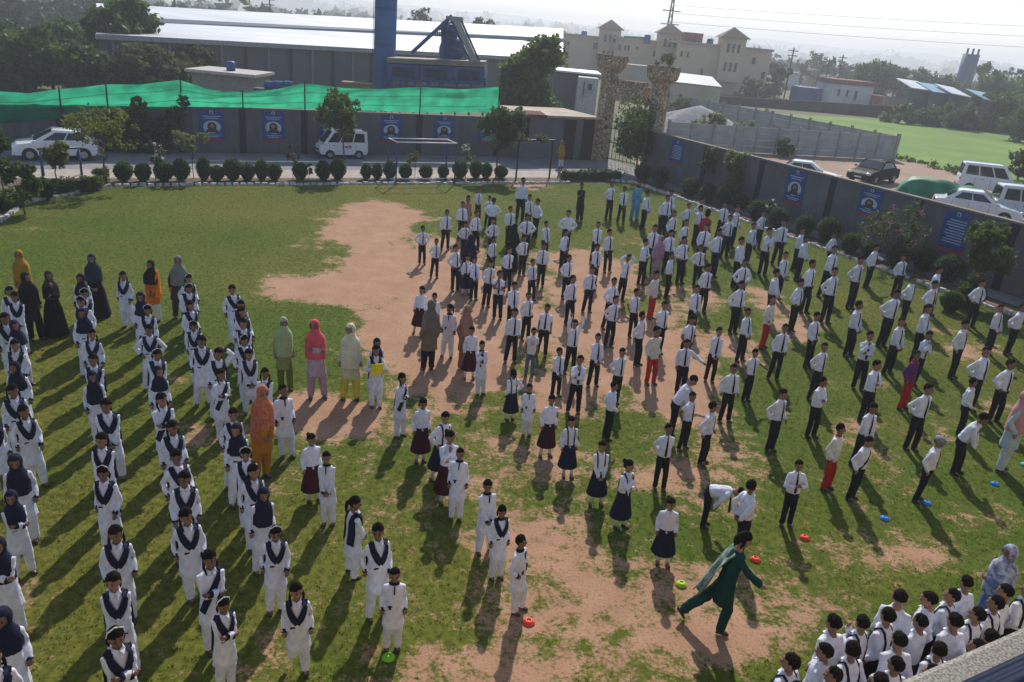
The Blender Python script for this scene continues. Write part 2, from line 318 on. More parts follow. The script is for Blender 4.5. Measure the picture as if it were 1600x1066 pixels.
B = MB(); B.box(-16, 24.6, BW, BW+.2, -.1, HB-.07, W); B.build('wall_face', plast, wb)
B = MB(); B.box(-16, 24.6, BW-.03, BW+.23, HB-.068, HB, W); B.build('coping', coping, wb)
POLX = [(92, 139), (165, 132), (281, 125), (378, 144), (475, 131), (656, 137), (779, 136)]
for x, y in POLX:
    a = toab(on_b(x, 180, BW))[0]; B = MB(); B.box(a-.16, a+.16, BW-.05, BW-.002, 0, HB-.07, W); B.build('pillar', pill, wb)
wr = empty('boundary_wall', W(AW+.1, 20, 0), 'grey plastered wall along the right side of the field', 'wall', 'grey yard walls')
HR = 2.55
B = MB(); B.box(AW, AW+.2, -2, 38.2, -.1, HR-.07, W); B.build('wall_face', plast, wr)
B = MB(); B.box(AW-.04, AW+.24, -2, 38.2, HR-.068, HR, W); B.build('coping', coping, wr)
for x, y in ((1100, 260), (1185, 290), (1297, 310), (1428, 350), (1572, 400), (1720, 440)):
    b = toab(on_a(x, y, AW))[1]; B = MB(); B.box(AW-.05, AW-.002, b-.15, b+.15, 0, HR-.07, W); B.build('pillar', pill, wr)
for x0, x1, y0, y1, lab in ((313, 349, 172, 221, 'leftmost blue portrait poster on back wall, just right of the ivy'), (410, 444, 173, 222, 'blue portrait poster on back wall left of the parked van'), (500, 530, 175, 222, 'blue poster on back wall mostly hidden behind small tree and van'), (594, 628, 177, 223, 'blue portrait poster on back wall just behind the goal left post'), (678, 710, 178, 222, 'blue portrait poster on back wall above the goal right post'), (746, 776, 180, 225, 'blue poster on back wall hidden behind the dark tree')):
    p, q = on_b(x0, y1, BW), on_b(x1, y0, BW); poster(fb, (toab(p)[0]+toab(q)[0])/2, toab(q)[0]-toab(p)[0], max(.5, p.z), min(q.z, HB-.1), lab)
for x0, x1, y0, y1, lab, f_ in ((1048, 1068, 219, 258, 'blue text poster on right wall beside the stone gate', False), (1228, 1258, 262, 322, 'blue portrait poster on right wall above the white flowers', True), (1342, 1378, 290, 340, 'blue portrait poster on right wall behind the pink flowering shrub', True), (1470, 1514, 328, 398, 'blue text poster on right wall behind the yellow green tree', False)):
    xm = (x0+x1)/2; bl, br = toab(on_a(x0, (y0+y1)/2, AW))[1], toab(on_a(x1, (y0+y1)/2, AW))[1]
    z0, z1 = on_a(xm, y1, AW).z, on_a(xm, y0, AW).z; poster(fr, (bl+br)/2, abs(bl-br), max(.35, z0), min(HR-.1, z1), lab, f_)
# ---- green net above the back wall
TOPN = [(-60, 142), (0, 143), (45, 146), (92, 139), (125, 137), (165, 132), (220, 132), (281, 125), (330, 141), (378, 144), (430, 140), (475, 130), (540, 138), (600, 139), (656, 136), (720, 140), (779, 136)]
BOTN = [(-60, 196), (0, 192), (92, 185), (165, 176), (281, 167), (378, 168), (475, 170), (600, 174), (656, 176), (779, 176)]
ner = empty('shade_net', W(10, BW+.1, HB), 'bright green shade net strung on poles above the back wall', 'net')
NN = 220; NV = 14; xs = np.linspace(-60, 779, NN); yt = np.interp(xs, *zip(*TOPN)); yb = np.interp(xs, *zip(*BOTN)); vs = []
for j in range(NV):
    for i in range(NN):
        v = j/(NV-1); p = on_b(xs[i], yt[i]*(1-v)+yb[i]*v, BW-.12); bulge = .10*math.sin(PI*v)*(1+mnoise.noise(Vector((xs[i]/60, v*2, 3))))+.07*mnoise.noise(Vector((xs[i]/26+v*5, v*4, 1)))
        q = W(0, -1)*bulge; vs.append(p+Vector((q.x, q.y, 0)))
B = MB(); B.add(vs, [(j*NN+i, j*NN+i+1, (j+1)*NN+i+1, (j+1)*NN+i) for j in range(NV-1) for i in range(NN-1)])
netm = mat('shade_net', (.035, .42, .23), .7, .16, 1.6, trans=.7, spec=.1); B.build('netting', netm, ner, True)
for x, y in POLX:
    a, _ = toab(on_b(x, y, BW-.06)); zt = on_b(x, y, BW-.06).z; B = MB(); B.tube([W(a, BW-.22, .0), W(a, BW-.22, zt+.12)], .035, 7); B.build('pole', pill, ner)
for yy in (.35, .75):
    B = MB(); B.tube([on_b(x, np.interp(x, *zip(*TOPN))*(1-yy)+np.interp(x, *zip(*BOTN))*yy, BW-.30) for x in range(-40, 780, 40)], .012, 5); B.build('rope', netm, ner)
# ------------------------------------------------------------------ foliage
def leaves(blobs, n, size, seed, fl=None):
    r = np.random.default_rng(seed); bl = np.array([b[:6] for b in blobs], float); vol = np.prod(bl[:, 3:6], axis=1)**(2/3); w_ = vol/vol.sum()
    # clumps inside blobs, leaves round clumps
    nc = max(8, n//22); pick = r.choice(len(bl), nc, p=w_); d = r.normal(size=(nc, 3)); d /= np.linalg.norm(d, axis=1)[:, None]; rad = r.uniform(.25, 1, nc)**.45
    cc = bl[pick, :3]+d*bl[pick, 3:6]*rad[:, None]; cr = np.cbrt(np.prod(bl[pick, 3:6], axis=1))*r.uniform(.22, .42, nc)
    k = r.integers(0, nc, n); e = np.clip(r.normal(size=(n, 3))*.55, -.85, .85); P = cc[k]+e*cr[k][:, None]
    u = r.normal(size=(n, 3)); u /= np.linalg.norm(u, axis=1)[:, None]; w2 = r.normal(size=(n, 3)); v = np.cross(u, w2); v /= np.linalg.norm(v, axis=1)[:, None]
    s_ = size*r.uniform(.6, 1.4, n)[:, None]; V = np.stack([P-u*s_, P+v*s_*.55, P+u*s_, P-v*s_*.55], 1)
    tint = np.clip(r.uniform(0, 1, nc)[k]*.7+r.uniform(0, .4, n)-.05, 0, 1)
    me = bpy.data.meshes.new('crown'); me.vertices.add(n*4); me.vertices.foreach_set('co', V.reshape(-1).astype(np.float32)); me.loops.add(n*4); me.loops.foreach_set('vertex_index', np.arange(n*4)); me.polygons.add(n); me.polygons.foreach_set('loop_start', np.arange(0, n*4, 4)); me.update(calc_edges=True)
    at = me.attributes.new('tint', 'FLOAT', 'POINT'); at.data.foreach_set('value', np.repeat(tint, 4).astype(np.float32)); return me
LG = leafmat('leaf_mid', (.045, .090, .016), (.105, .155, .032), .5); LD = leafmat('leaf_dark', (.038, .076, .020), (.085, .134, .036), .5); LY = leafmat('leaf_yellow', (.085, .115, .018), (.17, .185, .035), .5); LO = leafmat('leaf_olive', (.045, .070, .026), (.095, .120, .045), .5); LP = leafmat('leaf_pale', (.11, .155, .05), (.20, .235, .10), .5)
bark = mat('bark', (.085, .065, .05), .9, .25, 8, bump=.6, bscale=20)
def tree(name, base, h, R, label, lm_=LG, n=2600, size=.11, seed=1, cat='tree', group=None, trunk=.35, tr=.05, squash=1.0, blobs=9, flower=None, lean=(0, 0), fn=200):
    r = random.Random(seed); base = Vector(base); o = empty(name, base, label, cat, group)
    if name != 'tree': n = int(n*1.7); size *= 1.15
    zc0 = h*trunk; ch = (h-zc0)/2; B = MB(); top = Vector((lean[0], lean[1], zc0+ch*.9)); B.tube([(0, 0, -.05), top*.35+Vector((r.uniform(-.1, .1)*R, 0, 0)), top*.7, top], [tr, tr*.8, tr*.55, tr*.2], 7)
    bl = []
    for i in range(blobs):
        an = r.uniform(0, 2*PI); q = r.uniform(.15, .75); zz = zc0+ch*(1+r.uniform(-.72, .68)); k = math.sqrt(max(.15, 1-((zz-zc0-ch)/ch)**2)); c = Vector((lean[0]+math.cos(an)*R*q*k, lean[1]+math.sin(an)*R*q*k, zz))
        rr = R*r.uniform(.34, .55); bl.append((*c, rr, rr, min(ch*.55, rr*.85*squash))); B.tube([top*r.uniform(.45, .8), c*.6+top*.4*.6, c], [tr*.4, tr*.25, tr*.08], 5)
    B.build('trunk', bark, o, True, world=False); me = leaves(bl, n, size, seed); place('crown', me, lm_, o)
    if flower:
        me2 = leaves([(b[0], b[1], b[2], b[3]*1.12, b[4]*1.12, b[5]*1.15) for b in bl], fn, size*.8, seed+77); place('blossom', me2, flower, o)
    return o
def shrub_ball(base, rx, rz, label, seed, group, lm_=LD):
    base = Vector(base); o = empty('topiary_bush', base, label, 'bush', group); r = np.random.default_rng(seed)
    n = 1500; d = r.normal(size=(n, 3)); d /= np.linalg.norm(d, axis=1)[:, None]; bulge = 1+.10*np.array([mnoise.noise(Vector(q)*2.1+Vector((seed*3.1, 0, 0))) for q in d]); taper = np.where(d[:, 2] < 0, 1+d[:, 2]*.35, 1.)
    P = np.stack([d[:, 0]*rx*taper*bulge, d[:, 1]*rx*taper*bulge, rz*1.04+d[:, 2]*rz*bulge], 1)*1.0; P += r.normal(size=(n, 3))*.018
    u = d+r.normal(size=(n, 3))*.6; u /= np.linalg.norm(u, axis=1)[:, None]; v = np.cross(u, r.normal(size=(n, 3))); v /= np.linalg.norm(v, axis=1)[:, None]; s_ = (.055*r.uniform(.6, 1.3, n))[:, None]
    V = np.stack([P-u*s_*.4, P+v*s_*.5, P+u*s_, P-v*s_*.5], 1); me = bpy.data.meshes.new('foliage'); me.vertices.add(n*4); me.vertices.foreach_set('co', V.reshape(-1).astype(np.float32)); me.loops.add(n*4); me.loops.foreach_set('vertex_index', np.arange(n*4)); me.polygons.add(n); me.polygons.foreach_set('loop_start', np.arange(0, n*4, 4)); me.update(calc_edges=True)
    at = me.attributes.new('tint', 'FLOAT', 'POINT'); at.data.foreach_set('value', np.repeat(r.uniform(0, 1, n)**1.3, 4).astype(np.float32)); place('foliage', me, lm_, o)
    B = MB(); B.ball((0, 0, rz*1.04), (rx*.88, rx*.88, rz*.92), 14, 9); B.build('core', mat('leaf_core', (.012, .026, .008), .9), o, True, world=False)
    B = MB(); B.tube([(0, 0, -.03), (0, 0, rz*.5)], [.03, .025], 6); B.build('stem', bark, o, world=False); return o
ORD = ['first', 'second', 'third', 'fourth', 'fifth', 'sixth', 'seventh', 'eighth', 'ninth', 'tenth', 'eleventh', 'twelfth', 'thirteenth', 'fourteenth', 'fifteenth', 'sixteenth', 'seventeenth', 'eighteenth', 'nineteenth', 'twentieth', 'twenty-first', 'twenty-second', 'twenty-third', 'twenty-fourth']
HX = [(194, 11, 14), (224, 12, 14), (257, 12, 12), (284, 13, 15), (319, 10, 15), (339, 10, 12), (364, 12, 14), (387, 11, 14), (409, 10, 14), (429, 10, 13), (469, 10, 13), (505, 11, 13), (528, 11, 13), (572, 8, 11), (589, 8, 11), (609, 8, 13), (633, 9, 12), (665, 9, 11), (692, 8, 9), (718, 10, 12), (743, 8, 11), (759, 9, 11), (782, 8, 10)]
for i, (x, hw, hh_) in enumerate(HX):
    p = G(x, 284-.009*(x-190), .0); k = p.y/1225*1.06; shrub_ball(p, hw*k*random.Random(i).uniform(.85, 1.15), hh_*k*random.Random(i+50).uniform(.85, 1.15), 'round clipped bush on the back kerb, %s from left' % ORD[i], i, 'clipped bushes along the back kerb')
RX = [(1003, 284, 12, 13), (1030, 292, 13, 14), (1077, 306, 13, 13), (1104, 316, 12, 13), (1130, 322, 13, 15), (1154, 328, 12, 12), (1181, 345, 14, 15), (1213, 355, 14, 14), (1254, 368, 14, 15), (1290, 378, 16, 18), (1325, 396, 14, 15), (1356, 404, 12, 12), (1399, 420, 17, 18), (1440, 424, 17, 17), (1477, 440, 20, 20), (1511, 482, 19, 20), (1483, 486, 15, 15)]
for i, (x, y, hw, hh_) in enumerate(RX):
    p = G(x, y, .0); k = p.y/1225*1.05; shrub_ball(p, hw*k, hh_*k, 'dark round bush along the right kerb, %s from the gate' % ORD[i], 40+i, 'round bushes along the right kerb', LD if i < 15 else LG)
# ---- shrubs and small trees of the yard
def ph(x, y0, y1):                        # ground point under (x, y1) and the height that reaches y0
    p = G(x, y1); zt = GY(x, y0, p.y).z; return p, zt
WHT = leafmat('petal_white', (.75, .75, .70), (.85, .85, .8), .2); PNK = leafmat('petal_pink', (.45, .10, .26), (.60, .22, .40), .2); PRD = leafmat('petal_red', (.50, .05, .04), (.5, .12, .08), .2)
def ptree(x, y0, y1, wpx, name, label, **k):
    p, h = ph(x, y0, y1); R = wpx/2*p.y/1225; return tree(name, p, h, R, label, **k)
ptree(168, 160, 291, 110, 'yard_tree', 'thin yellow green tree at left corner of the kerb', lm_=LY, n=750, size=.065, seed=3, trunk=.40, tr=.04)
ptree(303, 205, 279, 52, 'feathery_shrub', 'pale feathery shrub in front of the leftmost poster', lm_=LP, n=700, size=.06, seed=4, trunk=.5, tr=.02, cat='shrub')
ptree(243, 222, 281, 34, 'flowering_shrub', 'white flowering shrub behind the left kerb bushes', lm_=LO, n=500, size=.05, seed=5, trunk=.35, tr=.02, cat='shrub', flower=WHT, fn=220)
ptree(535, 145, 272, 80, 'yard_tree', 'small spreading tree in front of the parked van', lm_=LG, n=2400, size=.07, seed=6, trunk=.48, tr=.04)
ptree(458, 220, 280, 30, 'young_shrub', 'sparse reddish shrub left of the parked van', lm_=leafmat('leaf_red', (.08, .05, .04), (.13, .10, .06)), n=260, size=.05, seed=7, trunk=.4, tr=.015, cat='shrub')
ptree(483, 254, 281, 14, 'young_shrub', 'tiny light green plant between kerb bushes below the van', lm_=LY, n=200, size=.05, seed=8, trunk=.2, tr=.012, cat='shrub')
ptree(648, 236, 280, 30, 'young_shrub', 'small yellow green shrub inside the goal frame', lm_=LY, n=350, size=.05, seed=9, trunk=.55, tr=.015, cat='shrub')
ptree(727, 218, 280, 26, 'flowering_shrub', 'cream flowering shrub right of the goal', lm_=LP, n=350, size=.05, seed=10, trunk=.45, tr=.015, cat='shrub', flower=WHT, fn=70)
ptree(775, 158, 278, 66, 'yard_tree', 'dark leafy tree between the goal and the gatehouse', lm_=LD, n=2800, size=.07, seed=11, trunk=.40, tr=.05)
ptree(993, 160, 272, 104, 'yard_tree', 'bright green tree in front of the stone gate', lm_=LG, n=3600, size=.075, seed=12, trunk=.25, tr=.06)
ptree(1096, 225, 306, 36, 'young_tree', 'slim dark young tree near the right wall', lm_=LO, n=700, size=.06, seed=13, trunk=.3, tr=.02, cat='shrub')
ptree(1147, 235, 318, 66, 'feathery_shrub', 'pale feathery green shrub against the right wall', lm_=LP, n=1700, size=.06, seed=14, trunk=.22, tr=.02, cat='shrub')
ptree(1277, 292, 358, 42, 'young_tree', 'small round topped tree beside the portrait poster on right wall', lm_=LY, n=1000, size=.05, seed=15, trunk=.45, tr=.02)
ptree(1204, 308, 350, 26, 'flowering_shrub', 'white flowering shrub by the right kerb', lm_=LO, n=350, size=.045, seed=16, trunk=.35, tr=.015, cat='shrub', flower=WHT, fn=160)
ptree(1385, 308, 415, 100, 'flowering_shrub', 'tall loose shrub with pink blossoms by the right wall', lm_=LO, n=1300, size=.05, seed=17, trunk=.3, tr=.03, cat='shrub', flower=PNK, fn=110)
ptree(1520, 338, 470, 84, 'yard_tree', 'dense yellow green tree hiding the rightmost poster', lm_=LG, n=3000, size=.055, seed=18, trunk=.32, tr=.04)
ptree(1500, 420, 478, 60, 'flowering_shrub', 'low shrub with red flowers below the yellow green tree', lm_=LD, n=700, size=.045, seed=19, trunk=.15, tr=.02, cat='shrub', flower=PRD, fn=60)
# left corner greenery
for i, (x, y0, y1, w_, lm_, lab) in enumerate(((10, 190, 330, 60, LD, 'dark leafy tree cut by the left edge of the photo'), (40, 255, 335, 60, LG, 'bushy green shrub at far left corner of the field'), (90, 225, 285, 50, LY, 'thin small tree behind the blue swing frame'), (75, 278, 312, 36, LD, 'dark low shrub below the swing frame'))):
    ptree(x, y0, y1, w_, 'corner_shrub' if i else 'yard_tree', lab, lm_=lm_, n=1500, size=.06, seed=30+i, trunk=.2 if i != 2 else .45, tr=.03, cat='shrub' if i else 'tree')
def hedge(p, q, wd, h, label, lm_, seed, n=2600):
    p, q = Vector(p), Vector(q); c = (p+q)/2; o = empty('hedge', c, label, 'hedge'); bl = []
    k = max(3, int((q-p).length/.35))
    for i in range(k+1): d = p.lerp(q, i/k)-c; bl.append((d.x, d.y, h*.55, wd*.5, wd*.5, h*.5))
    place('foliage', leaves(bl, n, .05, seed), lm_, o)
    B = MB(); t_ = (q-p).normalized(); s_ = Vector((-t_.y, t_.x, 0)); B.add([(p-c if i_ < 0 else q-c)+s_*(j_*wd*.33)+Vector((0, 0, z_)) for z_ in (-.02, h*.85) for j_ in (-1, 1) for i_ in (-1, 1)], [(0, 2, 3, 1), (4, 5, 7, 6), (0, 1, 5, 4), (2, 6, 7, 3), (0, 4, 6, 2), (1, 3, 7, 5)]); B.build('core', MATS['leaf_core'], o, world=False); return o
hedge(G(84, 304), G(150, 297), .6, .55, 'low yellow green clipped hedge at left kerb corner', LY, 61)
hedge(G(158, 291), G(160, 290.5), .55, .8, 'tall square clipped bush at left kerb corner', LY, 62, 900)
hedge(G(880, 282), G(966, 281), .7, .55, 'long dark clipped hedge in front of the gatehouse', LD, 63)
hedge(G(0, 330), G(28, 322), .8, .6, 'low dark hedge at far left edge', LG, 64, 1500)
# ivy on the back wall
o = empty('ivy', W(3.0, BW, 0), 'dark ivy mass climbing over the back wall at left', 'ivy')
bl = []
for x, y, r_ in ((110, 198, .5), (140, 195, .5), (175, 195, .6), (200, 200, .7), (215, 185, .7), (235, 210, .8), (255, 200, .7), (275, 185, .6), (225, 225, .7), (200, 225, .6), (250, 228, .6), (215, 160, .35), (285, 160, .3)):
    p = on_b(x, y, BW-.35)-o.location; bl.append((p.x, p.y, p.z, r_, .3, r_*.9))
place('foliage', leaves(bl, 9000, .08, 71), LD, o)
B = MB()
for x in (200, 235, 255): p = on_b(x, 250, BW-.3); B.tube([(p.x, p.y, 0), on_b(x+3, 215, BW-.32), on_b(x-4, 190, BW-.3)], [.05, .04, .02], 6)
B.build('stem', bark, o)
# ------------------------------------------------------------------ play equipment
BLU = mat('blue_paint', (.018, .045, .16), .45, .15, 6); WPT = mat('white_paint', (.68, .68, .68), .5, .08, 8)
g = empty('football_goal', W(14, 35.9), 'small goal frame with blue posts and white top bars', 'goal')
ga0, ga1, gb0, gb1, gh = 12.5, 15.5, 35.25, 36.4, 1.98
for a in (ga0, ga1):
    for b in (gb0, gb1): B = MB(); B.tube([W(a, b, 0), W(a, b, gh-.03)], .035, 8); B.build('post', BLU, g, True)
B = MB(); B.tube([W(ga0-.04, gb0, gh), W(ga1+.03, gb0, gh)], .03, 8); B.build('crossbar', WPT, g, True)
B = MB(); B.tube([W(ga0-.04, gb1, gh), W(ga1+.03, gb1, gh)], .026, 8); B.build('crossbar', WPT, g, True)
for a in (ga0, ga1): B = MB(); B.tube([W(a, gb0+.05, gh), W(a, gb1-.05, gh)], .026, 8); B.build('side_bar', WPT, g, True); B = MB(); B.tube([W(a, gb0+.05, .06), W(a, gb1-.05, .06)], .035, 8); B.build('ground_bar', BLU, g, True)
B = MB(); B.tube([W(ga0+.05, gb1, .06), W(ga1-.05, gb1, .06)], .035, 8); B.build('ground_bar', WPT, g, True)
p0, p1 = G(68, 278), G(128, 275); g = empty('swing_frame', (p0+p1)/2, 'blue A-frame swing stand at the left corner', 'swing'); dd = (p1-p0).normalized(); nn = Vector((-dd.y, dd.x, 0)); hz = Vector((0, 0, 1.15))
for p in (p0, p1):
    for q in (-1, 1): B = MB(); B.tube([p+nn*.4*q+dd*.12*q, p+hz], .04, 7); B.build('leg', BLU, g, True)
B = MB(); B.tube([p0+hz-dd*.1, p1+hz+dd*.1], .045, 8); B.build('top_bar', BLU, g, True)
g = empty('garden_arch', W(23.2, 36.8), 'metal arch with vine at the field entrance', 'arch'); q0, q1 = G(806, 281), G(858, 279); BLK = mat('black_metal', (.02, .022, .028), .5)
for p in (q0, q1): B = MB(); B.tube([p, p+Vector((0, 0, 2.0))], .05, 7); B.build('post', BLK, g)
B = MB(); B.tube([q0+Vector((-.2, 0, 2.03)), q1+Vector((.1, 0, 2.03))], .045, 7); B.build('bar', BLK, g)
bl = [(*(q0.lerp(q1, t_)+Vector((0, 0, 2.15-.1*t_))-g.location), .3, .3, .18) for t_ in (-.35, -.15, .1, .3, .5, .7)]; place('vine', leaves(bl, 900, .06, 81), LG, g)
t_ = MB(); q = on_b(153, 228, BW-.1)
for k in range(20): pass
tm = bpy.data.meshes.new('tyre'); bm = bmesh.new(); ring = []
for i in range(24):
    for j in range(8):
        u, v = 2*PI*i/24, 2*PI*j/8; rr = .27+.07*math.cos(v); ring.append(bm.verts.new(W(rr*math.cos(u), .07*math.sin(v), rr*math.sin(u))))
for i in range(24):
    for j in range(8): bm.faces.new((ring[i*8+j], ring[((i+1) % 24)*8+j], ring[((i+1) % 24)*8+(j+1) % 8], ring[i*8+(j+1) % 8]))
bm.to_mesh(tm); bm.free(); o = place('tyre', tm, mat('painted_tyre', (.32, .31, .28), .8)); o.location = q; tag(o, 'pale painted tyre hung on the back wall beside the white car', 'tyre')
# ------------------------------------------------------------------ vehicles
GLS = mat('car_glass', (.012, .015, .018), .08, .05, 2, spec=.6); TYR = mat('tyre_rubber', (.02, .02, .02), .85); RIM = mat('rim', (.35, .36, .38), .35, .1, 10, metal=.6); LMP = mat('lamp_clear', (.65, .66, .65), .15, spec=.6); LRD = mat('lamp_red', (.35, .02, .02), .2, spec=.6); TRM = mat('trim_black', (.02, .02, .022), .6)
PROF = dict(  # body outline (x forward, z), greenhouse (x,z) base-rear, top-rear, top-front, base-front ; belt
 sedan=([(-2.15, .38), (-2.18, .62), (-2.1, .88), (-1.45, .95), (.75, .92), (1.75, .80), (2.12, .66), (2.18, .42), (2.1, .25), (-2.1, .25)], [(-1.62, .94), (-.95, 1.40), (.15, 1.43), (1.0, .91)], 1.70, (1.32, -1.32), .30),
 suv=([(-1.98, .40), (-2.05, .70), (-2.0, 1.05), (-1.5, 1.08), (1.0, 1.02), (1.85, .90), (2.08, .70), (2.1, .45), (2.0, .28), (-1.9, .28)], [(-1.92, 1.06), (-1.35, 1.50), (.05, 1.58), (1.15, 1.0)], 1.75, (1.3, -1.28), .33),
 van=([(-1.62, .35), (-1.66, .60), (-1.64, 1.0), (-.5, 1.02), (1.12, 1.0), (1.58, .86), (1.66, .60), (1.62, .32), (1.5, .26), (-1.55, .26)], [(-1.62, 1.0), (-1.52, 1.78), (.75, 1.82), (1.42, .95)], 1.42, (.98, -1.0), .27))
def vehicle(name, kind, pos, head, paint, label, scale=1.0, extras=None):
    body, gh_, wdt, axles, wr_ = PROF[kind]; o = empty(name, pos, label, 'van' if kind == 'van' else 'car', 'parked vehicles', head); o.scale = (scale,)*3; hw = wdt/2
    B = MB(); n = len(body); cols = [(-hw*.93, .04), (-hw, 0), (hw, 0), (hw*.93, .04)]
    # body: outline swept across the width, edges drawn in a little
    vs = []
    for (yy, ins) in cols:
        for x, z_ in body: vs.append((x*(1-ins*.5), yy, z_-(ins*.6 if z_ > .6 else 0)))
    if True:
        vs = []
        for yy, k in ((-hw, .97), (-hw*.86, 1.0), (0, 1.015), (hw*.86, 1.0), (hw, .97)):
            for x, z_ in body: vs.append((x*k, yy, z_*(1 if abs(yy) < hw*.99 or z_ < .7 else .975)))
    fs = []
    for c_ in range(4):
        for i in range(n): fs.append((c_*n+i, c_*n+(i+1) % n, (c_+1)*n+(i+1) % n, (c_+1)*n+i))
    fs += [tuple(range(n))[::-1], tuple(4*n+i for i in range(n))]; B.add(vs, fs); b_ = B.build('body', paint, o, world=False, bevel=.035)
    # greenhouse
    tw = .80 if kind != 'van' else .90; B = MB(); (x0, z0), (x1, z1), (x2, z2), (x3, z3) = gh_
    vs = [(x0, -hw*.95, z0), (x1, -hw*tw, z1), (x2, -hw*tw, z2), (x3, -hw*.95, z3), (x0, hw*.95, z0), (x1, hw*tw, z1), (x2, hw*tw, z2), (x3, hw*.95, z3), ((x1+x2)/2, 0, max(z1, z2)+.04)]
    B.add(vs, [(0, 1, 2, 3)[::-1], (4, 5, 6, 7), (0, 4, 5, 1), (3, 2, 6, 7), (1, 5, 8), (2, 1, 8), (6, 2, 8), (5, 6, 8)]); B.build('cabin', paint, o, world=False, bevel=.04)
    def quad(P, nm, m_, d=.012):
        P = [Vector(p) for p in P]; nrm = (P[1]-P[0]).cross(P[3]-P[0]).normalized(); B = MB(); B.add([p+nrm*d for p in P]+[p-nrm*d for p in P], [(0, 1, 2, 3), (7, 6, 5, 4), (0, 4, 5, 1), (1, 5, 6, 2), (2, 6, 7, 3), (3, 7, 4, 0)]); return B.build(nm, m_, o, world=False)
    def lp(a, b, t_): return tuple(a[i]+(b[i]-a[i])*t_ for i in range(3))
    def inset(a, b, c_, d, u0, u1, v0, v1): f_ = lambda u, v: lp(lp(a, b, u), lp(d, c_, u), v); return [f_(u0, v0), f_(u1, v0), f_(u1, v1), f_(u0, v1)]
    quad(inset(vs[3], vs[7], vs[6], vs[2], .06, .94, .10, .93), 'windscreen', GLS, .02); quad(inset(vs[4], vs[0], vs[1], vs[5], .08, .92, .14, .88), 'rear_window', GLS, .02)
    for sgn, (a, b, c_, d) in ((-1, (vs[0], vs[3], vs[2], vs[1])), (1, (vs[7], vs[4], vs[5], vs[6]))):
        cuts = ((.07, .33), (.36, .64), (.67, .93)) if kind == 'van' else ((.13, .48), (.51, .88))
        for u0, u1 in cuts: quad(inset(a, b, c_, d, u0, u1, .14, .86), 'side_window', GLS, .016)
        for ax in axles:
            B = MB(); B.tube([(ax, sgn*(hw-.17), wr_), (ax, sgn*(hw+.005), wr_)], [wr_+.05, wr_+.05], 18); B.build('wheel_arch', TRM, o, world=False)
            B = MB(); B.tube([(ax, sgn*(hw-.2), wr_), (ax, sgn*(hw-.01), wr_), (ax, sgn*(hw+.02), wr_)], [wr_, wr_, wr_*.85], 20); wh = B.build('wheel', TYR, o, True, world=False)
            B = MB(); B.tube([(ax, sgn*(hw+.005), wr_), (ax, sgn*(hw+.028), wr_), (ax, sgn*(hw+.018), wr_)], [wr_*.62, wr_*.56, wr_*.2], 14); B.build('rim', RIM, wh, world=False)
        fx = max(x for x, z_ in body); rx_ = min(x for x, z_ in body)
        B = MB(); B.ball((fx-.10, sgn*hw*.72, .68 if kind != 'van' else .70), (.12, .20, .09), 10, 6); B.build('headlight', LMP, o, True, world=False)
        B = MB(); B.ball((rx_+.06, sgn*hw*.80, .80 if kind != 'suv' else .92), (.07, .14, .12), 10, 6); B.build('tail_light', LRD, o, True, world=False)
        B = MB(); B.ball((gh_[3][0]-.12, sgn*(hw+.08), gh_[3][1]+.07), (.06, .10, .06), 8, 5); B.build('mirror', paint, o, True, world=False)
        for hx in ((.25, -.75) if kind != 'van' else (.72, -.35)): B = MB(); B.box(hx-.09, hx+.09, sgn*(hw+.004), sgn*(hw+.03), gh_[0][1]-.14, gh_[0][1]-.11); B.build('door_handle', TRM if kind == 'van' else paint, o, world=False)
        for dx_ in ((.52, -.45, -1.25) if kind != 'van' else (1.02, .12, -.78)): B = MB(); B.box(dx_-.008, dx_+.008, sgn*(hw-.004), sgn*(hw+.003), .36, gh_[0][1]-.04); B.build('door_seam', TRM, o, world=False)
    B = MB(); B.box(fx-.06, fx+.035, -hw*.55, hw*.55, .50, .62); B.build('grille', TRM, o, world=False)
    B = MB(); B.box(fx-.06, fx+.03, -hw*.9, hw*.9, .28, .40); B.build('bumper', TRM if kind == 'van' else paint, o, world=False, bevel=.02); B = MB(); B.box(rx_-.03, rx_+.06, -hw*.9, hw*.9, .30, .42); B.build('bumper', TRM if kind == 'van' else paint, o, world=False, bevel=.02)
    B = MB(); B.box(fx+.03, fx+.045, -.24, .24, .40, .50); B.build('number_plate', WPT, o, world=False)
    return o
CW = mat('paint_white', (.70, .71, .72), .22, .04, 2, spec=.6); CK = mat('paint_black', (.006, .006, .007), .5, .1, 2, spec=.04); CS = mat('paint_silver', (.52, .54, .56), .25, .05, 2, spec=.6)
p = G(80, 250); vehicle('parked_car', 'suv', (p.x, p.y+.5, 0), TH+PI+.06, CW, 'white crossover car parked by the back wall at far left', .82)
p = G(531, 247.5); v1 = vehicle('parked_van', 'van', (p.x, p.y+.4, 0), TH+PI, CW, 'small white van parked behind the small tree in the driveway', .80)
for i, (x, z_, w_, h_) in enumerate(((-.10, .80, .10, .10), (-.32, .82, .17, .05), (-.32, .74, .17, .03), (-.32, .68, .14, .02))):
    B = MB(); B.box(x-w_, x+w_, .712, .722, z_-h_/2, z_+h_/2); B.build('lettering', PR, v1, world=False)
p = G(1371, 288); vehicle('parked_car', 'sedan', p+Vector((0, 1.0, 0)), PI+.75, CK, 'black sedan parked on the dirt road outside the right wall', .98)
p = G(1262, 290); vehicle('parked_car', 'sedan', p+Vector((0, .6, 0)), -.35, CW, 'white sedan half hidden behind the right wall', .95)
p = G(1540, 304); vehicle('parked_van', 'van', p+Vector((.2, .8, 0)), -.30, CW, 'white van with dark windows beyond the green tarpaulin', 1.02)
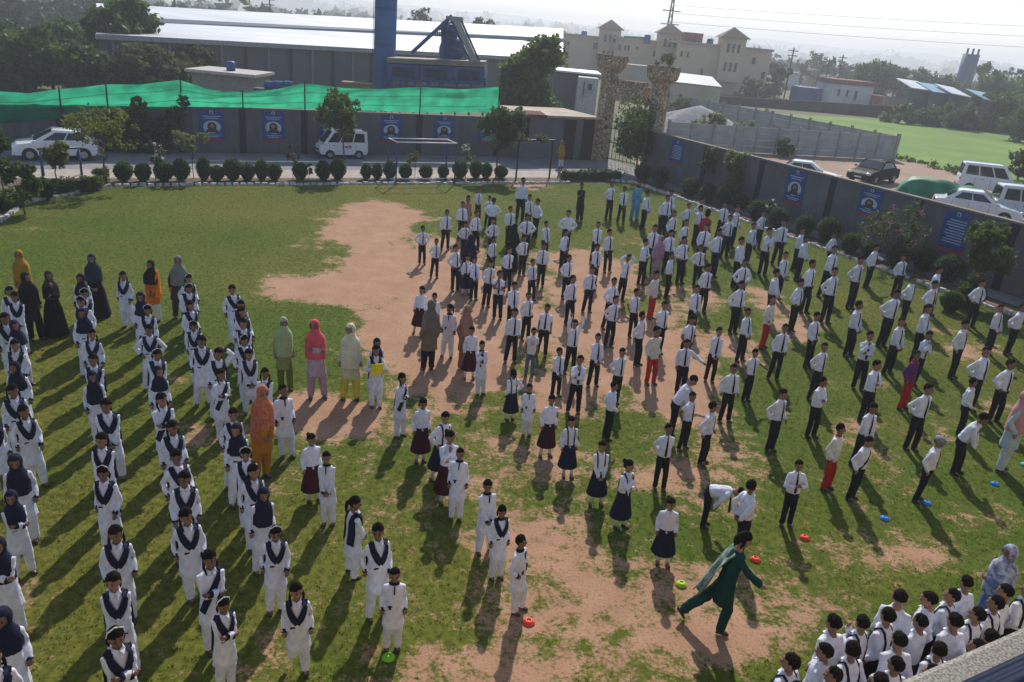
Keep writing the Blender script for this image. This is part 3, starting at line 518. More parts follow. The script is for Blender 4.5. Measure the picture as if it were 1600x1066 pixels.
p = G(1592, 349); vehicle('parked_van', 'van', p+Vector((.6, .8, 0)), -.2, CS, 'silver white van cut off at the right edge', 1.03)
p = G(1532, 345); cs = vehicle('parked_car', 'sedan', p+Vector((.0, .8, 0)), -.42, CW, 'white sedan close behind the right wall beside the tarpaulin', 1.0)
# green tarpaulin over a heap of boxes beside the sedan
tp = empty('tarpaulin', G(1474, 326), 'green tarpaulin draped over a low heap behind the right wall', 'tarpaulin'); TG = mat('tarp_green', (.02, .20, .09), .6, .25, 1.5)
vs = []; nu, nv = 26, 16
for j in range(nv):
    for i in range(nu):
        u, v = i/(nu-1)*2-1, j/(nv-1)*2-1; h = 1.45*max(0, 1-abs(u)**6)*max(0, 1-abs(v)**4)*(1-.18*u)*(1+.16*mnoise.noise(Vector((u*2.4, v*2.4, 2))))+.05*mnoise.noise(Vector((u*6, v*6, 5))); q = Matrix.Rotation(-.42, 3, 'Z') @ Vector((u*2.9, v*1.1, max(.0, h))); vs.append(q)
B = MB(); B.add(vs, [(j*nu+i, j*nu+i+1, (j+1)*nu+i+1, (j+1)*nu+i) for j in range(nv-1) for i in range(nu-1)]); B.build('cover', TG, tp, True, world=False)
# ------------------------------------------------------------------ gatehouse and stone gate
gt = empty('gatehouse', W(25.5, 44.5), 'low grey gatehouse with flat tan roof and dark doorway', 'building')
B = MB(); B.box(22.9, 28.15, 42.7, 46.6, -.05, 2.55, W); B.build('wall', mat('gatehouse_plaster', (.14, .14, .15), .9, .1, 1), gt)
B = MB(); B.box(22.5, 28.25, 42.2, 46.9, 2.552, 2.68, W); B.build('roof', mat('roof_tan', (.42, .35, .27), .9, .15, 1), gt)
rfm = mat('roof_tile', (.20, .065, .05), .8, .25, 6)
for k in range(9): B = MB(); B.tube([W(22.55+k*.2, 42.05, 2.62), W(22.55+k*.2, 42.9, 2.76)], .11, 8); B.build('roof_tile', rfm, gt)
def opening(x0, x1, y0, y1, nm, m_, fr_=True):
    p, q = on_b(x0, y1, 42.7), on_b(x1, y0, 42.7); a0, a1 = toab(p)[0], toab(q)[0]; z0, z1 = max(0, min(p.z, q.z)), min(2.45, max(p.z, q.z)); B = MB(); B.box(a0, a1, 42.66, 42.695, z0, z1, W); d = B.build(nm, m_, gt)
    if fr_:
        B = MB(); B.box(a0-.06, a0-.002, 42.64, 42.697, z0, z1+.06, W); B.box(a1+.002, a1+.06, 42.64, 42.697, z0, z1+.06, W); B.box(a0, a1, 42.64, 42.697, z1+.002, z1+.06, W); B.build('frame', coping, d)
DKI = mat('dark_opening', (.012, .012, .014), .7)
opening(875, 901, 188, 256, 'door', mat('door_dark', (.018, .018, .02), .5)); opening(812, 829, 178, 215, 'window', GLS)
B = MB(); B.box(27.3, 28.1, 42.64, 42.69, .0, 2.45, W); B.build('alcove', DKI, gt)
ms = bpy.data.materials.new('rubble_stone'); ms.use_nodes = True; t = ms.node_tree; bs = t.nodes['Principled BSDF']; bs.inputs['Roughness'].default_value = .9
tc = t.nodes.new('ShaderNodeTexCoord'); vo = t.nodes.new('ShaderNodeTexVoronoi'); vo.inputs['Scale'].default_value = 4.5; t.links.new(tc.outputs['Object'], vo.inputs['Vector'])
v2 = t.nodes.new('ShaderNodeTexVoronoi'); v2.feature = 'DISTANCE_TO_EDGE'; v2.inputs['Scale'].default_value = 4.5; t.links.new(tc.outputs['Object'], v2.inputs['Vector'])
sep = t.nodes.new('ShaderNodeSeparateColor'); t.links.new(vo.outputs['Color'], sep.inputs[0])
c_ = mixc(t, sep.outputs[0], (.50, .39, .26), (.31, .23, .155)); c_ = mixc(t, rangen(t, v2.outputs['Distance'], .02, .07, 1., 0.), c_, (.07, .055, .04)); t.links.new(c_, bs.inputs['Base Color'])
bp = t.nodes.new('ShaderNodeBump'); bp.inputs['Distance'].default_value = .05; bp.inputs['Strength'].default_value = .8; t.links.new(rangen(t, v2.outputs['Distance'], 0., .12), bp.inputs['Height']); t.links.new(bp.outputs[0], bs.inputs['Normal'])
sg = empty('stone_gate', W(30.2, 40.6), 'stone gateway of two battlemented towers joined by a lintel', 'gate')
TW = [(28.9, 42.85, 6.35), (30.1, 39.15, 6.05)]
for a, b, ht in TW:
    B = MB(); r_ = .55; B.stack([(0, 0, -.05, r_*1.05, r_*1.05), (0, 0, 2, r_, r_), (0, 0, ht-1.0, r_*.97, r_*.97)], 8); B.v = [tuple(W(a+v[0], b+v[1], v[2])) for v in B.v]; tw_ = B.build('tower', ms, sg)
    B = MB(); B.stack([(0, 0, ht-.998, r_*1.05, r_*1.05), (0, 0, ht-.66, .92, .92), (0, 0, ht-.30, .98, .98)], 8); B.v = [tuple(W(a+v[0], b+v[1], v[2])) for v in B.v]; B.build('cap', ms, sg)
    for k in range(8):
        an = 2*PI*(k+.5)/8; cx_, cy_ = a+math.cos(an)*.80, b+math.sin(an)*.80; B = MB(); B.box(cx_-.15, cx_+.15, cy_-.15, cy_+.15, ht-.298, ht, W); B.build('merlon', ms, tw_)
d = (TW[1][0]-TW[0][0], TW[1][1]-TW[0][1])
def gl(u, w_, z_): L = math.hypot(*d); ua = (d[0]/L, d[1]/L); return W(TW[0][0]+ua[0]*u-ua[1]*w_, TW[0][1]+ua[1]*u+ua[0]*w_, z_)
B = MB(); B.box(.5, 3.0, -.32, .32, 3.75, 4.75, gl); ltl = B.build('lintel', ms, sg)
for k in range(6): B = MB(); B.box(.62+k*.38, .84+k*.38, -.34, .34, 4.752, 5.0, gl); B.build('merlon', ms, ltl)
for k in range(8): B = MB(); B.tube([gl(.65+k*.3, 0, .1), gl(.65+k*.3, 0, 2.1)], .02, 5); B.build('gate_bar', BLK, sg)
for z_ in (.2, 1.2, 2.05): B = MB(); B.tube([gl(.55, .01, z_), gl(2.95, .01, z_)], .03, 5); B.build('gate_rail', BLK, sg)
B = MB(); B.tube([W(30.6, 38.9, 6), W(30.6, 38.9, 6.3)], .02, 4)
# planting on the right tower
place('plant', leaves([(0, 0, .25, .7, .7, .35)], 350, .07, 91), LO, empty('tower_plants', W(30.1, 39.15, 6.05), 'sparse weeds growing on top of the right gate tower', 'plants'))
# ------------------------------------------------------------------ outside: road, field, precast wall, heap
dirt_r = mat('dirt_road', (.34, .235, .175), .95, .15, .35, bump=.4, bscale=4, col2=(.25, .165, .12))
sheet('road', [W(29.05, -5), W(75, -5), W(78, 30), G(1600, 292), G(1470, 262), G(1402, 240), G(1200, 232), W(31.2, 42.5), W(29.05, 38.3)], dirt_r, -.03)
fm = mat('green_field', (.150, .245, .030), .95, .12, .12, bump=.8, bscale=2, col2=(.085, .165, .022))
sheet('field', [G(1388, 248), G(1430, 252), G(1500, 272), G(1620, 297), G(1760, 310), G(1760, 240), G(1500, 193), G(1190, 176), G(1130, 172)], fm, -.02)
for i in range(16):
    pass
place('weeds', leaves([(*G(1400+i*13, 247+i*3.2), .9, .9, .35) for i in range(18)], 2400, .12, 95), LG).__setitem__('kind', 'stuff')
pcm = mat('precast_concrete', (.34, .335, .325), .9, .10, 1.2, bump=.3, bscale=6); pcp = mat('precast_post', (.30, .28, .255), .9, .12, 2)
def precast(p, q, nb, h, label, slabs=4):
    p, q = Vector(p), Vector(q); o = empty('precast_wall', (p+q)/2, label, 'wall', 'precast concrete walls'); t_ = (q-p).normalized(); s_ = Vector((-t_.y, t_.x, 0)); L = (q-p).length; fn = lambda u, w_, z_: p+t_*u+s_*w_+Vector((0, 0, z_))
    for i in range(nb+1): B = MB(); B.box(L*i/nb-.08, L*i/nb+.08, -.10, .10, -.05, h+.18, fn); B.build('post', pcp, o)
    for i in range(nb):
        for k in range(slabs): B = MB(); B.box(L*i/nb+.085, L*(i+1)/nb-.085, -.035, .035, h*k/slabs+.012, h*(k+1)/slabs-.008, fn); B.build('slab', pcm, o)
precast(G(1040, 232), G(1394, 250), 11, 1.95, 'pale precast concrete panel wall facing the dirt road')
precast(G(1396, 249.5), G(1042, 172), 13, 1.9, 'pale precast concrete panel wall beyond the gravel heap')
hp = MB(); nu = 30; vs = [(0, 0, 2.3)]
for j in range(1, 7):
    for i in range(nu): an = 2*PI*i/nu; rr = j/6*4.6*(1+.12*mnoise.noise(Vector((math.cos(an)*2, math.sin(an)*2, j*.3)))); vs.append((rr*math.cos(an)*1.25, rr*math.sin(an), 2.3*(1-(j/6)**1.15)+.18*mnoise.noise(Vector((rr*math.cos(an), rr*math.sin(an), 1)))))
hp.add(vs, [(0, 1+i, 1+(i+1) % nu) for i in range(nu)]+[(1+(j-1)*nu+i, 1+j*nu+i, 1+j*nu+(i+1) % nu, 1+(j-1)*nu+(i+1) % nu) for j in range(1, 6) for i in range(nu)])
hq = G(1088, 205); hp.xf(lambda p: p+hq); thing('gravel_heap', hp, mat('gravel', (.27, .27, .28), .95, .15, 3, bump=.6, bscale=10), 'grey gravel heap behind the precast wall', 'heap', smooth=True, base=hq)
for i, (x, y0, y1, w_) in enumerate(((1110, 178, 214, 60), (1160, 190, 218, 60), (1190, 168, 190, 40), (1226, 215, 246, 28), (1070, 148, 178, 50))):
    ptree(x, y0, y1, w_, 'wild_bush', 'pale weedy bush inside the precast wall, %s from the gate' % ORD[i], lm_=LP if i != 3 else LG, n=600, size=.16, seed=100+i, trunk=.05, tr=.03, cat='bush', group='weedy bushes inside the precast wall')
# ------------------------------------------------------------------ warehouse and batching plant behind the back wall
def quadp(P, th=.06):
    P = [Vector(p) for p in P]; nn = (P[1]-P[0]).cross(P[3]-P[0]).normalized()*th; B = MB(); return B.add(P+[p-nn for p in P], [(0, 1, 2, 3), (7, 6, 5, 4), (0, 4, 5, 1), (1, 5, 6, 2), (2, 6, 7, 3), (3, 7, 4, 0)])
def at_z(x, y, z_): return G(x, y, z_)
wh = empty('warehouse', GY(500, 130, 75)*1, 'long warehouse with pale metal roof and grey wall', 'building'); wh.location.z = -.6
e0, e1 = GY(150, 55, 58), GY(880, 94, 92); rg0, rg1 = GY(150, 31, 80), GY(880, 66.5, 118); f0, f1 = GY(150, 24, 80.5), GY(880, 60, 118.5); t0, t1 = GY(150, 5, 97), GY(880, 45, 136)
rfw = mat('metal_roof', (.60, .61, .64), .5, .10, .15, spec=.3); wgr = mat('warehouse_wall', (.115, .12, .125), .9, .1, .3)
quadp([e0, e1, rg1, rg0]).build('roof_slope', rfw, wh); quadp([rg0, rg1, f1, f0]).build('clerestory', mat('clerestory_blue', (.14, .18, .24), .6), wh); quadp([f0, f1, t1, t0]).build('roof_ridge', rfw, wh)
dn = Vector((0, 0, 1)); lo0, lo1 = Vector((e0.x, e0.y, -.7)), Vector((e1.x, e1.y, -.7)); inn = Vector((-.1, .5, 0))
quadp([lo0+inn, lo1+inn, e1+inn, e0+inn]).build('wall', wgr, wh); quadp([e0+Vector((0, -.12, .10)), e1+Vector((0, -.12, .10)), e1+Vector((0, -.12, -.25)), e0+Vector((0, -.12, -.25))]).build('gutter', mat('gutter', (.30, .30, .31), .6), wh)
for k in range(24):
    u = (k+.5)/24; p = lo0.lerp(lo1, u)+inn+Vector((0, -.14, 0)); q = e0.lerp(e1, u); B = MB(); B.tube([p, Vector((p.x, p.y, q.z-.3))], .11, 5); B.build('column', pill if k % 2 else mat('downpipe', (.22, .22, .22), .7), wh)
ylw = mat('skylight', (.55, .50, .36), .5)
for k in range(9):
    u = .08+k*.11; a_, b_ = e0.lerp(e1, u), rg0.lerp(rg1, u); a2, b2 = e0.lerp(e1, u+.016), rg0.lerp(rg1, u+.016); up_ = Vector((0, 0, .07)); quadp([a_.lerp(b_, .22)+up_, a2.lerp(b2, .22)+up_, a2.lerp(b2, .62)+up_, a_.lerp(b_, .62)+up_], .03).build('skylight', ylw, wh)
SBL = mat('silo_blue', (.045, .14, .38), .5, .15, .6); SBD = mat('plant_blue', (.026, .075, .21), .55, .2, .8); GRB = mat('grey_belt', (.30, .28, .25), .8, .15, 1)
sp = GY(600, 128, 60); sp.z = 0; si = empty('silo', sp, 'tall blue cement silo tower rising out of the top of the photo', 'silo'); rs = 16*60/1225
B = MB(); B.stack([(sp.x, sp.y, 1.4, rs, rs), (sp.x, sp.y, 15, rs, rs), (sp.x, sp.y, 15.8, rs*.3, rs*.3)], 28); B.build('shell', SBL, si, True)
for z_ in (3, 5.4, 7.8, 10.2): B = MB(); B.stack([(sp.x, sp.y, z_, rs+.012, rs+.012), (sp.x, sp.y, z_+.06, rs+.012, rs+.012)], 28); B.build('seam', SBD, si)
for k in range(4): an = k*PI/2+.4; B = MB(); B.tube([(sp.x+rs*.8*math.cos(an), sp.y+rs*.8*math.sin(an), -.2), (sp.x+rs*.8*math.cos(an), sp.y+rs*.8*math.sin(an), 1.45)], .09, 6); B.build('leg', SBD, si)
B = MB()
for q in (-.15, .15): B.tube([(sp.x-rs*.75+q, sp.y-rs*.8, .5), (sp.x-rs*.75+q, sp.y-rs*.8, 14)], .02, 4)
B.build('ladder', SBD, si)
pl = empty('batching_plant', Vector((GY(690, 130, 58).x, 58, 0)), 'blue steel concrete batching plant with bins and inclined conveyor', 'industrial plant')
def P(x, y, Y=58): return GY(x, y, Y)
def beam(p, q, r_=.07, nm='beam', m_=SBD, n=5): B = MB(); B.tube([p, q], r_, n); return B.build(nm, m_, pl)
# aggregate bins: three boxes in a row with grey hoppers
for k in range(3):
    x0, x1 = 605+k*51, 605+(k+1)*51-1; yb = 98+k*2.2
    c4 = [P(x0, yb+2), P(x1, yb+4), P(x1, yb+30), P(x0, yb+28)]; bk = Vector((0, 2.4, 0)); B = MB(); B.add(c4+[q+bk for q in c4], [(0, 1, 2, 3)[::-1], (4, 5, 6, 7), (0, 4, 5, 1), (1, 5, 6, 2), (2, 6, 7, 3), (3, 7, 4, 0)]); B.build('bin', SBD, pl)
    h4 = [P(x0-1, yb-8), P(x1+1, yb-6), P(x1, yb+2.2), P(x0, yb+.2)]; B = MB(); B.add([q+Vector((0, -.3 if i < 2 else 0, 0)) for i, q in enumerate(h4)]+[q+bk for q in h4], [(0, 1, 2, 3)[::-1], (4, 5, 6, 7), (0, 4, 5, 1), (1, 5, 6, 2), (2, 6, 7, 3), (3, 7, 4, 0)]); B.build('hopper', GRB, pl)
    c_ = P((x0+x1)/2, yb+14, 57.9); B = MB(); B.box(c_.x-.75, c_.x+.75, c_.y-.08, c_.y+.1, c_.z-.35, c_.z+.25); B.build('recess_shade', mat('plant_shadow_steel', (.010, .025, .07), .7), pl)  # dark panel on the bin front, shade of a hollow put into its colour
for k in range(8): x = 604+k*22; beam(P(x, 122, 57.8), Vector((P(x, 122, 57.8).x, 57.8, -.4)), .08, 'leg')
beam(P(602, 124, 57.7), P(760, 131, 57.7), .09, 'rail'); beam(P(602, 133, 57.7), P(760, 139, 57.7), .07, 'rail')
# mixer tower
tw4 = [(690, 36), (716, 36), (728, 94), (692, 92)]
for (x, y), (x2, y2) in zip(tw4, tw4[1:]+tw4[:1]): beam(P(x, y, 59.4), P(x2, y2, 59.4), .08)
for k in range(4):
    y0, y1 = 38+k*14, 52+k*14; beam(P(691, y0, 59.3), P(716+k*3, y1, 59.3), .05, 'brace'); beam(P(715+k*3, y0, 59.3), P(691, y1, 59.3), .05, 'brace'); beam(P(690, y1, 59.5), P(719+k*3, y1, 59.5), .06)
B = MB(); c_ = P(706, 80, 60.3); B.ball(c_, (.95, .8, 1.05), 14, 9); B.build('mixer_drum', SBD, pl, True)
B = MB(); c_ = P(703, 52, 60.2); B.box(c_.x-.5, c_.x+.55, c_.y-.4, c_.y+.4, c_.z-.6, c_.z+.6); B.build('cabinet', SBD, pl)
beam(P(643, 83, 57.6), P(706, 25, 58.8), .13, 'screw_conveyor', SBD, 8)
q4 = [P(708, 33, 58.6), P(719, 33, 58.6), P(747, 96, 58.2), P(737, 96, 58.2)]; quadp(q4, .3).build('conveyor_belt', GRB, pl); beam(q4[0]+Vector((-.1, -.1, 0)), q4[3]+Vector((-.1, -.1, 0)), .08, 'conveyor_frame'); beam(q4[1]+Vector((.1, -.1, 0)), q4[2]+Vector((.1, -.1, 0)), .08, 'conveyor_frame')
B = MB(); c_ = P(712, 31, 59); B.box(c_.x-.65, c_.x+.5, c_.y-.4, c_.y+.4, c_.z-.12, c_.z+.2); B.build('head_cover', GRB, pl)
B = MB()
for x in range(681, 697, 3): B.tube([P(x, 46, 59), P(x, 56, 59)], .025, 4)
for y in (46, 51, 56): B.tube([P(680, y, 59), P(697, y, 59)], .03, 4)
B.build('platform_rail', BLK, pl)
# small flat-roofed hut with a blue water tank, and blue drums
ht_ = empty('hut', GY(355, 130, 56)*1, 'small pale flat-roofed hut behind the net', 'building'); ht_.location.z = -.3
B = MB(); c_ = GY(355, 120, 56); B.box(c_.x-2.3, c_.x+1.9, 55.6, 59, -.4, c_.z+.15); B.build('wall', mat('hut_wall', (.26, .23, .20), .9), ht_); B = MB(); B.box(c_.x-2.6, c_.x+2.2, 55.2, 59.4, c_.z+.152, c_.z+.34); B.build('roof', mat('hut_roof', (.46, .42, .37), .9), ht_)
B = MB(); c_ = GY(361, 112, 57); B.stack([(c_.x, 57, c_.z, .30, .30), (c_.x, 57, c_.z+.6, .30, .30), (c_.x, 57, c_.z+.68, .2, .2)], 16); thing('water_tank', B, mat('drum_blue', (.02, .07, .24), .5), 'blue drum water tank on the hut roof', 'tank', smooth=True)
for k in range(3):
    B = MB(); c_ = GY(421+k*15, 137, 54); B.tube([(c_.x-.28, 54, c_.z+.15), (c_.x+.28, 54, c_.z+.15)], .27, 14); B.v = [(v[0], v[1], v[2]) for v in B.v]; thing('blue_drum', B, MATS['drum_blue'], 'blue drum lying just above the green net, %s from left' % ORD[k], 'drum', 'blue drums behind the net', smooth=False)
for k in range(3):
    c_ = GY(421+k*15, 137, 54); 
B = MB(); c_ = GY(432, 137, 54); B.box(c_.x-1.4, c_.x+1.6, 53.6, 54.4, -.4, c_.z-.12); thing('drum_platform', B, wgr, 'low concrete platform carrying the blue drums', 'platform')
B = MB(); c_ = GY(560, 128, 55); B.box(c_.x-1.1, c_.x+.9, 54.6, 55.6, -.4, c_.z-.05); thing('site_shed', B, mat('shed_brown', (.22, .15, .08), .8), 'small brown shed at the foot of the silo', 'shed'); 
# ------------------------------------------------------------------ buildings beyond the gate
TAN = mat('tan_render', (.56, .42, .30), .9, .06, .2); TAN2 = mat('tan_trim', (.42, .35, .28), .9, .08, .2); WIN = mat('window_dark', (.05, .055, .06), .25); ROOFB = mat('pitched_brown', (.12, .085, .07), .85)
def block(par, x0, x1, yt, Y, dep, m_=TAN, zb=-1.5, nm='wall', tilt=0):
    p, q = GY(x0, yt, Y), GY(x1, yt, Y+tilt); zt = (p.z+q.z)/2; B = MB(); B.add([(p.x, Y, zb), (q.x, Y+tilt, zb), (q.x+dep*.15, Y+dep+tilt, zb), (p.x+dep*.15, Y+dep, zb), (p.x, Y, zt), (q.x, Y+tilt, zt), (q.x+dep*.15, Y+dep+tilt, zt), (p.x+dep*.15, Y+dep, zt)], [(0, 1, 2, 3)[::-1], (4, 5, 6, 7), (0, 1, 5, 4), (1, 2, 6, 5), (2, 3, 7, 6), (3, 0, 4, 7)]); w_ = B.build(nm, m_, par)
    B = MB(); B.box(p.x-.25, q.x+.25, Y-.3, Y+dep*.9, zt+.003, zt+.35); B.build('parapet', TAN2, par); return w_
def wins(par, L, Y, m_=WIN):
    for x, y, w_, h in L:
        p, q = GY(x-w_/2, y+h/2, Y), GY(x+w_/2, y-h/2, Y); B = MB(); B.box(p.x, q.x, Y-.06, Y+.05, p.z, q.z); f_ = B.build('window', m_, par); B = MB(); B.box(p.x-.12, q.x+.12, Y-.16, Y-.002, p.z-.16, p.z-.01); B.build('sill', TAN2, f_)
tb = empty('tan_building', Vector((GY(1100, 140, 140).x, 140, -1.5)), 'long tan building with three hipped turrets beyond the gate', 'building')
block(tb, 872, 1000, 60, 168, 12); block(tb, 962, 1075, 66, 158, 12); block(tb, 1058, 1208, 74, 144, 14); block(tb, 985, 1060, 108, 140, 5, TAN2)
for x, yt, Y, w_ in ((955, 46, 165, 15), (1049, 53, 155, 16), (1149, 60, 142.5, 17)):
    p = GY(x, yt, Y); hw = w_*Y/1225; B = MB(); B.box(p.x-hw, p.x+hw, Y, Y+2*hw, p.z-7, p.z); tu = B.build('turret', TAN, tb); B = MB(); e = hw*1.3; B.add([(p.x-e, Y-e+hw, p.z+.01), (p.x+e, Y-e+hw, p.z+.01), (p.x+e, Y+e+hw, p.z+.01), (p.x-e, Y+e+hw, p.z+.01), (p.x, Y+hw, p.z+hw*.9)], [(0, 1, 4), (1, 2, 4), (2, 3, 4), (3, 0, 4), (0, 1, 2, 3)[::-1]]); B.build('turret_roof', ROOFB, tu)
    for k in (-1, 0, 1):
        for zz in (-1.6, -4.6): B = MB(); B.box(p.x+k*hw*.45-.22, p.x+k*hw*.45+.22, Y-.05, Y+.05, p.z+zz-.7, p.z+zz+.7); B.build('slit_window', WIN, tu)
wins(tb, [(1127, 92, 10, 11), (1124, 118, 10, 11), (1065, 84, 5, 8), (1075, 85, 4, 8), (1178, 95, 7, 9), (1150, 118, 3, 14), (1156, 118, 3, 14), (1144, 118, 3, 14), (1192, 118, 7, 10)], 143.9); wins(tb, [(968, 74, 5, 8), (977, 75, 4, 8), (982, 75, 4, 8), (995, 75, 3, 4), (1040, 85, 5, 8), (1022, 84, 5, 8)], 157.9); wins(tb, [(876, 68, 5, 10), (883, 69, 4, 10), (888, 68, 4, 6), (932, 72, 12, 8)], 167.9)
wins(tb, [(1095, 120, 8, 26)], 143.88, mat('brown_door', (.13, .08, .05), .6))
B = MB(); p = GY(1084, 60, 150); B.box(p.x-1.6, p.x+1.6, 150, 153, p.z-1.2, p.z+.9); thing('roof_room', B, mat('brick_red', (.25, .09, .06), .9, .2, 2), 'small red brick roof room on the tan building', 'room')
for k, x in enumerate((1110, 913, 1012)):
    Y = 152 if k != 1 else 172; p = GY(x, 62 if k == 0 else (50 if k == 1 else 56), Y); B = MB(); B.stack([(p.x, Y, p.z-1.4, .6, .6), (p.x, Y, p.z, .6, .6), (p.x, Y, p.z+.25, .25, .25)], 14); thing('roof_tank', B, MATS['drum_blue'], ('blue water tank on tan building roof by the right turret', 'blue water tank on the left end of the tan building roof', 'blue water tank between the two left turrets')[k], 'tank', 'roof water tanks', smooth=True)
p0 = GY(975, 56, 164); p1 = GY(1008, 58, 162); thing('roof_screen', quadp([p0+Vector((0, 0, -1.2)), p1+Vector((0, 0, -1.2)), p1, p0]), TG, 'green cloth screen on the tan building roof', 'screen')
sh = empty('shed', Vector((GY(905, 150, 74).x, 74, 0)), 'grey shed with pale roof behind the gatehouse', 'building')
for x0, x1, yt, Y, m_ in ((866, 935, 117, 76, wgr), (905, 936, 122, 73, mat('shed_white', (.48, .47, .45), .8))):
    p, q = GY(x0, yt, Y), GY(x1, yt, Y); B = MB(); B.box(p.x, q.x, Y, Y+5, -.5, (p.z+q.z)/2); B.build('wall', m_, sh)
p, q = GY(862, 116, 75.6), GY(940, 116, 75.6); B = MB(); B.box(p.x, q.x, 75.5, 82, (p.z+q.z)/2+.05, (p.z+q.z)/2+.2); B.build('roof', rfw, sh)
wins(sh, [(912, 138, 4, 22), (922, 136, 7, 9)], 72.97)
s2 = empty('low_shed', Vector((GY(1085, 140, 100).x, 100, 0)), 'long low shed with pale sloping roof right of the gate', 'building')
p, q = GY(1045, 127, 98), GY(1128, 136, 106); B = MB(); B.add([p, q, q+Vector((0, 7, .9)), p+Vector((0, 7, .9))], [(0, 1, 2, 3)]); B.add([x_+Vector((0, 0, -.1)) for x_ in (p, q, q+Vector((0, 7, .9)), p+Vector((0, 7, .9)))], [(3, 2, 1, 0)]); B.build('roof', rfw, s2)
quadp([Vector((p.x, p.y+.2, -.6)), Vector((q.x, q.y+.2, -.6)), q+Vector((0, .2, -.12)), p+Vector((0, .2, -.12))], .2).build('wall', TAN2, s2)
# brown wall, white house, blue shed and silo at right
bw_ = quadp([Vector((GY(1085, 150, 118).x, 118, -.5)), Vector((GY(1500, 185, 124).x, 124, -1.0)), GY(1500, 172, 124), GY(1085, 148, 118)], .4); thing('brown_wall', bw_, mat('brown_brick', (.075, .055, .045), .95, .15, .5), 'long dark brown brick wall beyond the green field', 'wall')
whs = empty('white_house', Vector((GY(1335, 150, 138).x, 138, -1)), 'small white house with brick coping and arched openings', 'building')
p, q = GY(1302, 131, 138), GY(1366, 137, 138); B = MB(); B.box(p.x, q.x, 138, 146, -2, (p.z+q.z)/2); B.build('wall', mat('white_wash', (.55, .55, .55), .9, .1, .3), whs); B = MB(); B.box(p.x-.2, q.x+.2, 137.8, 146.2, (p.z+q.z)/2+.01, (p.z+q.z)/2+.75); B.build('coping', MATS['brick_red'], whs)
wins(whs, [(1311, 144, 5, 9), (1324, 146, 5, 9), (1337, 149, 7, 13)], 137.95)
p, q = GY(1251, 134, 142), GY(1304, 136, 142); B = MB(); B.box(p.x, q.x, 142, 147, -2, p.z-.2); thing('blue_shed', B, mat('shed_blue', (.04, .10, .24), .7, .15, .5), 'blue metal shed left of the white house', 'shed')
p, q = GY(1366, 147, 137), GY(1384, 160, 137); B = MB(); B.box(p.x, q.x, 137, 140, -2, p.z-.2); thing('brick_room', B, MATS['brick_red'], 'low red brick room right of the white house', 'room')
sp = GY(1508, 120, 190); r_ = 11*190/1225; so2 = empty('silo', Vector((sp.x, 190, -2)), 'distant grey blue silo tower at upper right', 'silo'); zt = GY(1508, 84, 190).z; B = MB(); B.stack([(sp.x, 190, -2, r_, r_), (sp.x, 190, zt, r_*1.02, r_*1.02)], 18); B.build('shell', mat('silo_grey_blue', (.07, .12, .20), .6), so2, True)
for k in (-.6, .1, .8): B = MB(); B.tube([(sp.x+r_*k, 190, zt), (sp.x+r_*k, 190, zt+1.2)], .25, 6); B.build('vent', MATS['silo_grey_blue'], so2)
SR = mat('sheet_blue', (.20, .34, .46), .4, .1, .3)
for k, (x0, y0, x1, y1) in enumerate(((1425, 137, 1460, 142), (1458, 143, 1486, 147), (1488, 146, 1518, 152), (1540, 155, 1602, 168))):
    p, q = GY(x0, y0, 120-6*(k == 3)), GY(x1, y1, 122-6*(k == 3)); o = empty('market_shed', Vector(((p.x+q.x)/2, p.y, -1.5)), 'blue sheet roofed shed at far right, %s from left' % ORD[k], 'shed', 'blue roofed sheds at far right'); quadp([p, q, q+Vector((0, 6, 1.0)), p+Vector((0, 6, 1.0))], .12).build('roof', SR if k % 2 else rfw, o); quadp([Vector((p.x, p.y+.4, -2)), Vector((q.x, q.y+.4, -2)), q+Vector((0, .4, -.14)), p+Vector((0, .4, -.14))], .2).build('wall', wgr, o)
quadp([Vector((GY(1384, 165, 128).x, 128, -2)), Vector((GY(1600, 190, 134).x, 134, -2)), GY(1600, 180, 134), GY(1384, 150, 128)], .4) and thing('boundary_wall', quadp([Vector((GY(1384, 165, 128).x, 128, -2)), Vector((GY(1540, 190, 134).x, 134, -2)), GY(1540, 170, 134), GY(1384, 150, 128)], .4), TAN2, 'pale boundary wall right of the white house', 'wall')
# pylon, poles and wires
def lattice(x, y0, y1, Y, label, hw=.8):
    b = GY(x, y1, Y); tz = GY(x, y0, Y).z; o = empty('power_pylon', Vector((b.x, Y, -2)), label, 'pylon'); 
    for sx in (-1, 1):
        for sy in (-1, 1): B = MB(); B.tube([(b.x+sx*hw, Y+sy*hw, -2), (b.x+sx*hw*.25, Y+sy*hw*.25, tz)], .10, 4); B.build('leg', BLK, o)
    k = 0; z_ = -2
    while z_ < tz-1.2:
        f_ = lambda q: hw*(1-.75*(q+2)/(tz+2)); B = MB(); a_, c_ = f_(z_), f_(z_+1.4); B.tube([(b.x-a_, Y-a_, z_), (b.x+c_, Y-c_, z_+1.4)], .06, 4); B.tube([(b.x+a_, Y-a_, z_), (b.x-c_, Y-c_, z_+1.4)], .06, 4); B.build('brace', BLK, o); z_ += 1.4
    for zz in (tz-.4, tz-3.0, tz-5.6): B = MB(); B.tube([(b.x-1.9, Y, zz), (b.x+1.9, Y, zz)], .10, 4); B.build('cross_arm', BLK, o)
    return Vector((b.x, Y, tz))
pt = lattice(1043, -8, 60, 180, 'tall lattice power pylon behind the tan building')
p2_ = lattice(1400, -40, 60, 900, 'far lattice power pylon hidden in bright haze', 1.2) if False else None
WIRE = mat('wire', (.10, .10, .11), .6)
